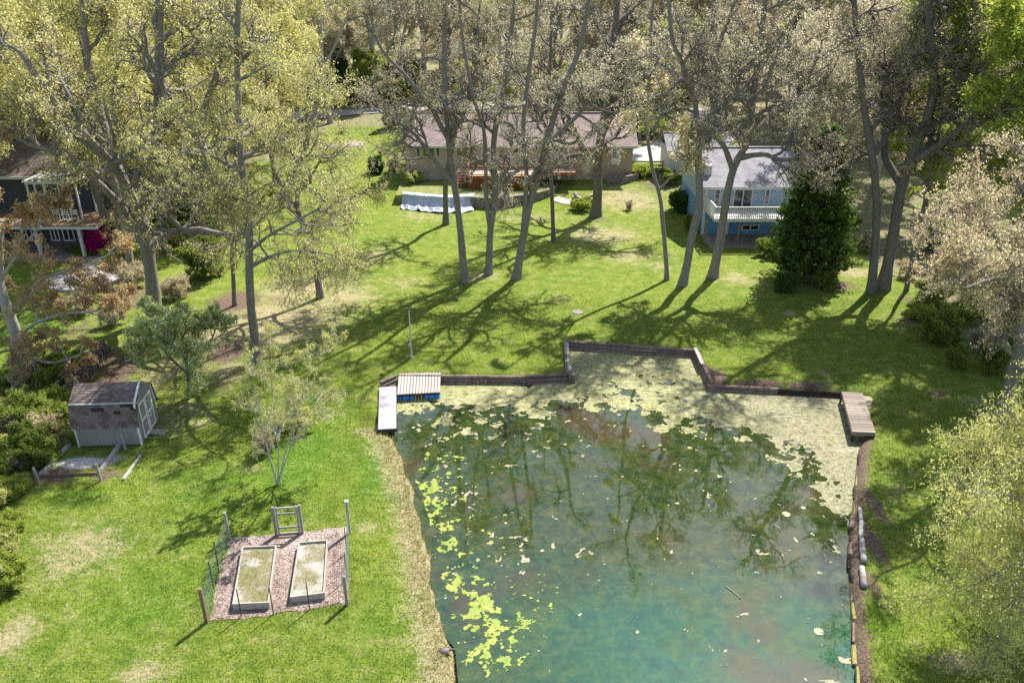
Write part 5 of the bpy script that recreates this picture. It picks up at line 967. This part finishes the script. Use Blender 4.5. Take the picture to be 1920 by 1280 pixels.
hero('drooping birch with yellow catkins filling the lower right corner', (2048, 1160), 24, [[(2048, 1160), (2038, 1060), (2023, 950), (2013, 850), (2003, 740)], [(2036, 1050), (1998, 1000, -.5), (1948, 960, -1), (1898, 930, -1.5), (1838, 920, -2)], [(2030, 1000), (1988, 930), (1938, 880, .6), (1888, 850, 1), (1838, 860, 1.4)], [(2038, 1070), (1998, 1060, -1), (1958, 1050, -1.8), (1898, 1060, -2.4), (1838, 1090, -3)], [(2023, 950), (1988, 870, 1), (1958, 820, 1.5), (1918, 790, 2)], [(2043, 1100), (1998, 1110, -1), (1938, 1130, -2), (1868, 1170, -3)]], bark, L_cat, 2.2, [.2, .1, .1, .1, .1, .1], name='birch_tree', nl=10, n2=8, n3=8, tufts=8, leaf=.085, fork=.22, twig_len=1.2, twr=.005, droop=.8, aspect=.45, up1=-.03)

# ------------------------------------------------------------------ cedar and other evergreens
def conifer(seed, h, r, lm, bm, nb=420, tufts=22, leaf=.16):
    rng = np.random.default_rng(seed); z = h * (0.04 + 0.94 * rng.random(nb) ** 1.15); rad = r * (1 - (z / h)) ** 0.55 * (0.75 + .35 * rng.random(nb)); a = rng.random(nb) * 6.2832
    P = []; S2 = 5
    for s in range(S2 + 1): q = s / S2; P.append(np.stack([np.cos(a) * rad * q, np.sin(a) * rad * q, z + rad * (0.12 * q - .05 * q * q) + .25 * rad * q ** 2], 1))
    P = np.stack(P, 1) + rng.normal(size=(nb, S2 + 1, 3)) * .04; V1, F1 = tubes(P, np.linspace(.035, .008, S2 + 1)[None].repeat(nb, 0), 3)
    T = resample([(0, 0, -.2), (.03, 0, h * .5), (0, 0, h)], 12)[None]; V2, F2 = tubes(T, np.linspace(r * .09, .02, 12)[None], 8); tm = mesh_np('trunk', np.concatenate([V1, V2]), np.concatenate([F1, F2 + len(V1)]), True); tm.materials.append(bm)
    t = .25 + .8 * rng.random((nb, tufts)) ** .7; f = np.clip(t, 0, .999) * S2; i = f.astype(int); fr = (f - i)[..., None]; bi = np.arange(nb)[:, None]; cen = (P[bi, i] * (1 - fr) + P[bi, i + 1] * fr).reshape(-1, 3) + rng.normal(size=(nb * tufts, 3)) * .09
    V, F, rn = leaves(rng, cen, leaf * 1.25, 2, .06, .6, -.2); return tm, leaf_mesh('crown', V, F, rn, lm)
b = G(1512, 520); k = (b.y * CP + CAM_H * SP) / FPX; cw = 82 * k; chh = ztop(b, 236); tm, cm = conifer(5, chh, cw, L_drk, bark_d, 800, 26, .17); plant('cedar_tree', b, tm, cm, 'broad dark green cedar in front of the blue house', 'tree')
tm, cm = conifer(6, 4.5, .75, L_drk, bark_d, 220, 16, .12); b = G(1291, 352); plant('cypress', b, tm, cm, 'slim dark green cypress at the left corner of the blue house', 'tree')
tm2, cm2 = conifer(7, 9, 2.4, L_drk, bark_d, 420, 20, .22)
for xp, yp, s_, lb in ((640, 196, 1.0, 'dark conifer beside the far road left of the house'), (1500, 300, .8, 'dark conifer behind the broad cedar'), (735, 240, .55, 'small dark conifer by the chimney')): plant('conifer', G(xp, yp), tm2, cm2, lb, 'tree', None, xp, s_)

# ------------------------------------------------------------------ shrubs
def shrub(seed, h, r, lm, bm, nst=9, leaf=.1, tufts=8, n2=6):
    rng = np.random.default_rng(seed); st = []
    for i in range(nst):
        a = i * 2.4 + rng.random(); q = r * (.3 + .7 * rng.random()); hh = h * (.6 + .4 * rng.random()) * (1 - .3 * q / r); st.append((np.array([(0, 0, 0), (math.cos(a) * q * .3, math.sin(a) * q * .3, hh * .45), (math.cos(a) * q * .7, math.sin(a) * q * .7, hh * .8)]), .03, .012, .2))
    return grow_tree(seed, st, bm, lm, limb_len=r * .5, nl=5, n2=n2, n3=5, tufts=tufts, leaf=leaf, base_flare=False, wob=.25, lo=True)
SH = {'green': shrub(21, 1.9, 1.6, L_grn, bark, leaf=.10, tufts=6), 'lime': shrub(22, 2.0, 1.9, L_lim, bark, leaf=.10, tufts=6), 'dark': shrub(23, 1.6, 1.4, L_drk, bark_d, leaf=.14, tufts=9), 'bare': shrub(24, 1.7, 1.4, L_tan, bark_d, leaf=.08, tufts=2), 'pink': shrub(25, 2.6, 1.4, L_mag, bark_d, leaf=.13, tufts=8), 'yellow': shrub(26, 2.0, 1.9, L_cat, bark, leaf=.09, tufts=7)}
def bush(kind, xp, yp, s_, label, group=None, name='shrub'):
    p = G(xp, yp); p.z = GZ(p) - .03; o = plant(name, p, *SH[kind], label, 'shrub', group, random.uniform(0, 6), s_); o.scale = (s_ * random.uniform(.8, 1.2), s_ * random.uniform(.8, 1.2), s_ * random.uniform(.7, 1.2)); return o
bush('pink', 192, 472, 1.25, 'bright magenta flowering shrub by the white porch columns', name='flowering_shrub'); bush('pink', 200, 440, .9, 'smaller magenta shrub behind the larger one by the porch', name='flowering_shrub')
for xp, yp, s_, kd, lb in ((705, 325, 1.0, 'dark', 'rounded dark evergreen shrub at the left corner of the ranch house'), (735, 322, .9, 'bare', 'bare twiggy shrub against the ranch house corner'), (775, 345, .95, 'yellow', 'yellow-green shrub on the terrace below the left windows'), (968, 366, .5, 'green', 'small leafy green plant at the foot of the lattice'), (1280, 395, 1.35, 'dark', 'large dark shrub hugging the left wall of the blue house'), (1295, 430, .7, 'green', 'small green shrub by the blue house patio'), (1258, 345, .9, 'green', 'green shrub on the stony bank'), (1205, 330, 1.1, 'lime', 'lime green bush left of the stony bank'), (1440, 480, .8, 'green', 'green shrub at the right end of the patio'), (1470, 545, .7, 'dark', 'low dark shrub under the left side of the cedar'), (1550, 545, .8, 'green', 'low green shrub under the cedar'),
    (500, 850, .75, 'bare', 'bare twiggy bush left of the birch clump'), (560, 800, .6, 'yellow', 'sparse yellow-green bush behind the birch clump'), (1090, 395, .8, 'lime', 'loose pale green bush beside the garden path'), (1180, 395, .6, 'bare', 'thin bare shrub on the slope right of the stout oak'), (640, 250, .5, 'bare', 'small bare sapling on the upper left lawn'), (715, 292, .5, 'bare', 'small bare sapling by the ranch house wall'), (120, 445, .7, 'green', 'trailing green plant on the porch edge'), (225, 500, 1.1, 'green', 'green shrub right of the magenta one'), (250, 540, 1.2, 'bare', 'bare grey brush at the foot of the massive oak'), (330, 560, 1.3, 'bare', 'bare grey brush right of the massive oak'), (385, 520, 1.5, 'green', 'green shrub behind the red mulch'), (160, 585, 1.2, 'bare', 'bare grey brush in the shade beyond the firewood'), (210, 610, 1.0, 'bare', 'bare bush at the far end of the firewood')): bush(kd, xp, yp, s_, lb)
ZONES = [('shrubs along the left edge beside the shed', 'leafy yellow-green shrub in the thicket left of the shed', [(20, 720), (70, 700), (110, 735), (40, 770), (90, 790), (15, 820), (60, 845), (105, 830), (-20, 760), (30, 880), (-10, 900), (70, 660), (115, 690), (85, 815), (45, 805), (10, 850), (100, 760), (50, 730), (80, 870)], ('lime', 'bare', 'green', 'yellow'), (.45, 1.1)),
         ('shrubs at the lower left corner', 'pale yellow-green shrub along the lower left edge of the lawn', [(-20, 960), (10, 1000), (-15, 1050), (10, 1100), (-30, 1120), (20, 930)], ('yellow', 'lime'), (.55, .9)),
         ('shrubs under the right hand oaks', 'fresh green undergrowth shrub below the right hand oaks', [(1760, 640), (1800, 600), (1840, 660), (1790, 690), (1860, 700), (1750, 570), (1820, 560), (1880, 620), (1900, 680), (1730, 600), (1700, 520), (1770, 520), (1850, 540), (1910, 560), (1620, 470), (1590, 430), (1750, 470), (1830, 480), (1900, 480)], ('green', 'lime', 'bare', 'green'), (.7, 1.3)),
         ('shrubs between the left oaks', 'olive green undergrowth shrub between the left hand oaks', [(330, 470), (400, 470), (450, 440), (300, 430), (360, 410), (420, 390), (480, 400), (520, 380), (560, 350), (260, 420)], ('green', 'lime', 'dark'), (.9, 1.5)),
         ('shrubs beyond the road', 'bright green thicket shrub beyond the far road', [(600, 190), (640, 185), (680, 188), (720, 190), (610, 170), (670, 165), (730, 170), (760, 185), (560, 190), (1240, 230), (1280, 190), (1200, 250), (1260, 260), (1190, 200), (1250, 200), (800, 190), (860, 190), (930, 185), (1000, 185), (1080, 185), (1150, 190)], ('lime', 'green', 'lime'), (1.4, 2.2))]
rq = random.Random(9); ZONES.append(('undergrowth shrubs of the far wood', 'undergrowth bush between the trunks of the far wood', [(rq.uniform(480, 1500), rq.uniform(120, 178)) for _ in range(60)], ('bare', 'lime', 'green', 'yellow'), (1.8, 3.2)))
for grp, lab, spots, kinds, (s0, s1) in ZONES:
    for i, (xp, yp) in enumerate(spots): bush(kinds[i % len(kinds)], xp, yp, random.uniform(s0, s1), lab, grp)

# ------------------------------------------------------------------ woodland: a few grown trees, many individuals
def proto(seed, h, lm, bm, leaf, tufts, spread=1.0, gap=0.0, nl=7):
    rng = np.random.default_rng(seed); st = [(np.array([(0, 0, 0), (rng.normal() * .3, rng.normal() * .3, h * .3), (rng.normal() * .6, rng.normal() * .6, h * .6), (rng.normal(), rng.normal(), h * .92)]), .018 * h, .004 * h, .28)]
    for i in range(3):
        a = i * 2.1 + rng.random(); z0 = h * (.32 + .1 * i); st.append((np.array([(st[0][0][1][0], st[0][0][1][1], z0), (math.cos(a) * h * .09 * spread, math.sin(a) * h * .09 * spread, z0 + h * .14), (math.cos(a) * h * .2 * spread, math.sin(a) * h * .2 * spread, z0 + h * .32), (math.cos(a) * h * .24 * spread, math.sin(a) * h * .24 * spread, min(h, z0 + h * .5))]), .010 * h, .003 * h, .25))
    return grow_tree(seed, st, bm, lm, limb_len=h * .2 * spread, nl=nl, n2=7, n3=7, twig_len=h * .075, tufts=tufts, leaf=leaf, gap=gap, lo=True)
PR = {'yel1': proto(31, 20, L_yel, bark_d, .17, 9, nl=9), 'yel2': proto(32, 19, L_yel, bark, .17, 9, 1.1, nl=9), 'pal': proto(33, 21, L_pal, bark_p, .18, 14, nl=9), 'tan': proto(34, 21, L_tan, bark_p, .18, 14, nl=9), 'org': proto(35, 20, L_pal, bark_p, .18, 13, gap=.1), 'bare': proto(36, 22, L_cat, bark_p, .15, 6, gap=.2, nl=9), 'lim': proto(37, 15, L_lim, bark, .17, 17, 1.0, nl=10)}
def wood_tree(kind, p, s_, label, group, name='woodland_tree'):
    p.z = GZ(p) - .05; o = plant(name, p, *PR[kind], label, 'tree', group, random.uniform(0, 6.28), s_); o.scale = (s_, s_, s_ * random.uniform(.9, 1.1)); return o
def W(xp, yp): return G(xp, yp)
for kd, xp, yp, s_, lb in (('lim', 1815, 545, 1.45, 'bright lime green maple at the upper right edge'), ('lim', 1940, 645, 1.3, 'bright lime green maple rising at the right edge above the tan oak'), ('lim', 1960, 500, 1.4, 'lime green maple cut by the right edge'), ('lim', 1200, 262, .75, 'small lime green tree in front of the driveway'), ('lim', 1240, 215, .8, 'lime green tree behind the driveway'), ('lim', 1720, 440, .7, 'small lime green tree right of the paired trunks'), ('bare', 500, 205, 1.1, 'nearly bare tall tree at the left of the far road'), ('tan', 800, 165, 1.0, 'tan budded tree right behind the chimney'), ('tan', 900, 150, 1.05, 'tall tan tree behind the middle of the ranch roof')): wood_tree(kd, W(xp, yp), s_, lb, None, 'woodland_tree')
LEFT = [(-40, 562), (235, 520), (215, 462), (-70, 520), (-20, 470), (150, 395), (380, 440), (60, 380), (230, 370), (330, 350), (430, 360), (510, 370), (-40, 420), (-20, 330), (100, 310), (190, 290), (290, 285), (390, 290), (470, 285), (550, 300), (20, 270), (130, 250), (250, 245), (350, 240), (450, 235), (540, 240), (-60, 260), (70, 225), (180, 215), (300, 210), (400, 205)]
for i, (xp, yp) in enumerate(LEFT): wood_tree(('yel1', 'yel2', 'yel1', 'yel2', 'org')[i % 5] if yp < 300 or i % 5 != 4 else 'yel1', W(xp + random.uniform(-15, 15), yp + random.uniform(-8, 8)), random.uniform(.8, 1.02), 'yellow-green budding oak in the wood around the left house', 'oaks in the wood at upper left')
cnt = 0; rr = random.Random(4); placed = []
while cnt < 185:
    Y = 96 + 170 * rr.random() ** 1.3; X = rr.uniform(-1, 1) * (Y * .74 + 6); xp, yp = proj(X, Y, 2.4)
    if Y < 118 and -24 < X < 32: continue
    if rr.random() < .55 and 520 < xp < 700 and Y < 150: continue
    if 58 < X < 86 and 100 < Y < 130: continue
    if any((X - a) ** 2 + (Y - b_) ** 2 < 30 for a, b_ in placed): continue
    placed.append((X, Y)); cnt += 1
    if xp < 560: kd = rr.choice(['yel1', 'yel2', 'yel2', 'org', 'bare']); lab, grp = 'olive budding tree in the far wood at upper left', 'trees of the far wood at upper left'
    elif xp < 1350: kd = rr.choice(['tan', 'pal', 'bare', 'org', 'tan', 'bare']); lab, grp = 'tan budding tree in the far wood behind the ranch house', 'trees of the far wood behind the ranch house'
    else: kd = rr.choice(['tan', 'pal', 'tan', 'lim', 'bare']); lab, grp = 'pale budding tree in the far wood at upper right', 'trees of the far wood at upper right'
    wood_tree(kd, Vector((X, Y, 0)), rr.uniform(.85, 1.15), lab, grp)
for i in range(110):
    while True:
        Y = 95 + 110 * rr.random(); X = rr.uniform(-1, 1) * (Y * .74 + 6); xp, yp = proj(X, Y, 2.4)
        if not (Y < 114 and -26 < X < 34) and not (58 < X < 86 and 100 < Y < 130) and not (xp < 640 and Y < 100): break
    wood_tree(rr.choice(['bare', 'tan', 'pal', 'lim']) if xp > 540 else rr.choice(['yel1', 'yel2', 'bare']), Vector((X, Y, 0)), rr.uniform(.35, .62), 'slender young tree in the understorey of the far wood', 'young trees of the far wood')
for i, (xp, yp) in enumerate([(1560, 380), (1640, 350), (1760, 380), (1850, 350), (1580, 290), (1690, 280), (1790, 300), (1900, 290), (1480, 250), (1560, 235), (1640, 225), (1900, 235), (1450, 215), (1700, 225)]): wood_tree(('pal', 'tan', 'tan', 'lim', 'pal', 'bare')[i % 6], W(xp, yp), random.uniform(.75, 1.0), 'budding oak in the wood right of the blue house', 'oaks in the wood right of the blue house')

# ------------------------------------------------------------------ grass, straw, litter
def blades(name, pts, h, w, m, label, cat, lean=.5, per=1):
    rng = np.random.default_rng(len(pts)); P = np.repeat(pts, per, 0) + (rng.normal(size=(len(pts) * per, 3)) * (.04, .04, 0) if per > 1 else 0); n = len(P); a = rng.random(n) * 6.2832; d = np.stack([np.cos(a), np.sin(a), a * 0], 1); hh = (h * rng.uniform(.5, 1.3, n))[:, None]
    tip = P + np.stack([rng.normal(size=n) * lean, rng.normal(size=n) * lean, np.ones(n)], 1) * hh; V = np.stack([P - d * w / 2, P + d * w / 2, tip], 1).reshape(-1, 3); F = np.arange(n * 3).reshape(-1, 3)
    return tag(link(name, leaf_mesh(name, V, F, np.clip(rng.random(n) * .7 + .3 * np.repeat(rng.random(len(pts)), per), 0, 1), m)), label, cat, kind='stuff')
rng = np.random.default_rng(3)
def scatter(n, x0, x1, y0, y1, fn):
    X, Y = rng.uniform(x0, x1, n), rng.uniform(y0, y1, n) ; k = fn(X, Y) > rng.random(n); X, Y = X[k], Y[k]; return np.stack([X, Y, ground_z(X, Y) - .01], 1)
gpoly = [(p.x, p.y) for p in gc]; shedp = [(p.x, p.y) for p in (px(70, 905), px(195, 905), px(262, 850), px(300, 790), px(140, 790))]
def lawn_ok(X, Y): u_, v_ = proj(X, Y, 0 * X); return ((sdist(X, Y, POND2) > .4) & ~in_poly(X, Y, gpoly) & ~in_poly(X, Y, shedp) & (u_ > -60) & (u_ < 1980) & (v_ < 1330)) * np.clip(1.1 - blob(X, Y, MUL) - blob(X, Y, GRA), 0, 1) * np.clip(1 - .6 * blob(X, Y, DRY), .2, 1)
blades('lawn_grass', scatter(520000, -26, 28, 15, 52, lambda X, Y: lawn_ok(X, Y) * np.clip((34 / Y) ** 2, .15, 1) * (.35 + .9 * fbm(X, Y, .5, 3, 90))), .075, .030, L_gra, 'mown green lawn grass around the pond', 'grass', .6)
blades('bank_straw', scatter(60000, -9, -1, 14, 36, lambda X, Y: (proj(X, Y, 0 * X)[0] < 900) * sst(1.9, .5, sdist(X, Y, POND2) + .8 * fbm(X, Y, .9, 3, 8)) * (sdist(X, Y, POND2) > -.25)), .17, .025, L_str, 'tan dry grass fringe along the left pond bank', 'dry grass', .8)
blades('rough_grass', np.concatenate([scatter(9000, -13, -4, 16.5, 20.5, lambda X, Y: sst(.35, .05, d_line(X, Y, [(p.x, p.y) for p in (gc[0], gc[3])]))), scatter(14000, -24, -15, 25, 31, lambda X, Y: sst(.5, .1, blob(X, Y, [(150, 938, 60, 12, 1)]) * -1 + .7)), scatter(16000, 8, 16, 14, 33, lambda X, Y: sst(.9, .1, np.abs(sdist(X, Y, POND2) - .25)) * (proj(X, Y, 0 * X)[0] > 1500) * (fbm(X, Y, .6, 3, 19) > .5)), scatter(5000, -12.5, -4.5, 17, 25.5, lambda X, Y: sst(.35, .05, np.abs(sdist(X, Y, gpoly)))), scatter(9000, 9, 16, 12, 26, lambda X, Y: blob(X, Y, [(1655, 1200, 22, 50, 1), (1650, 1090, 10, 16, 1)]))]), .22, .02, L_gra, 'longer green grass left unmown along fences and banks', 'grass', .6)
def flat_bits(name, pts, s, m, label, cat, lift=.02):
    rng2 = np.random.default_rng(len(pts)); V, F, rn = leaves(rng2, pts + (0, 0, lift), s, 1, .01, .6); V[:, 2] = np.repeat(pts[:, 2] + lift, 3) + np.abs(V[:, 2] - np.repeat(pts[:, 2] + lift, 3)) * .35; return tag(link(name, leaf_mesh(name, V, F, rn, m)), label, cat, kind='stuff')
flat_bits('lawn_litter', scatter(15000, -26, 28, 15, 62, lambda X, Y: .75 * lawn_ok(X, Y) * (.1 + 1.6 * np.clip(fbm(X, Y, .3, 3, 33) - .42, 0, 1))), .07, L_lit, 'dead leaves and twig scraps strewn thinly over the lawn', 'leaf litter')
flat_bits('leaf_litter', scatter(120000, -30, 30, 15, 60, lambda X, Y: np.clip(blob(X, Y, MUL) - .25, 0, 1) * (sdist(X, Y, POND2) > .1)), .09, L_lit, 'brown fallen leaves along the pond edge and under the trees', 'leaf litter')
chips = leafmat('chip', [(0, (0.09, 0.04, 0.035)), (.5, (0.24, 0.16, 0.145)), (1, (0.50, 0.45, 0.42))], .02)
bedp = [[(p.x, p.y) for p in b4] for b4 in BEDS]
flat_bits('mulch_chips', scatter(30000, -12, -4, 17, 25, lambda X, Y: (in_poly(X, Y, gpoly) & ~in_poly(X, Y, bedp[0]) & ~in_poly(X, Y, bedp[1])) * 1.0) + np.array([0, 0, .0]), .06, chips, 'red and pale wood chip mulch inside the garden fence', 'mulch', .03)
wd = []
for bi, b4 in enumerate(bedp): q_ = scatter(14000, -12, -4, 17, 25, lambda X, Y: in_poly(X, Y, b4) * np.clip((fbm(X, Y, .9, 3, 95 + bi) - (.42 if bi == 0 else .52)) * 4, .03, 1)); q_[:, 2] = .24; wd.append(q_)
blades('bed_weeds', np.concatenate(wd), .12, .018, leafmat('weed', [(0, (0.16, 0.22, 0.02)), (.6, (0.32, 0.34, 0.05)), (1, (0.45, 0.41, 0.15))], .3), 'yellow-green weeds sprouting in the raised beds', 'weeds', .7)
sc_p = scatter(60000, -7, 21, 15.5, 46, lambda X, Y: (sdist(X, Y, POND2) < -.1) * np.clip((fbm(X, Y, .5, 4, 77) - .5) * 2.4, .01, 1) * .35); sc_p[:, 2] = WZ + .006
flat_bits('pond_flecks', sc_p, .05, L_str, 'tiny pale leaf flecks scattered over the pond water', 'flecks', .012)


# ------------------------------------------------------------------ place words for small groups of look-alikes
ORD = 'first second third fourth fifth sixth seventh eighth ninth tenth eleventh twelfth thirteenth fourteenth fifteenth sixteenth seventeenth eighteenth nineteenth twentieth twenty-first twenty-second twenty-third twenty-fourth twenty-fifth twenty-sixth twenty-seventh twenty-eighth twenty-ninth thirtieth thirty-first thirty-second'.split()
bpy.context.view_layer.update()
by = {}
for o in sc.objects:
    if o.parent is None and 'label' in o and 'group' in o: by.setdefault((o['group'], o['label']), []).append(o)
for (g_, l_), os_ in by.items():
    if 2 <= len(os_) <= 32:
        os_.sort(key=lambda o: proj(o.location.x, o.location.y, o.location.z)[0])
        for i, o in enumerate(os_): o['label'] = l_ + (', leftmost of its group' if i == 0 else ', rightmost of its group' if i == len(os_) - 1 else ', %s from the left' % ORD[i])
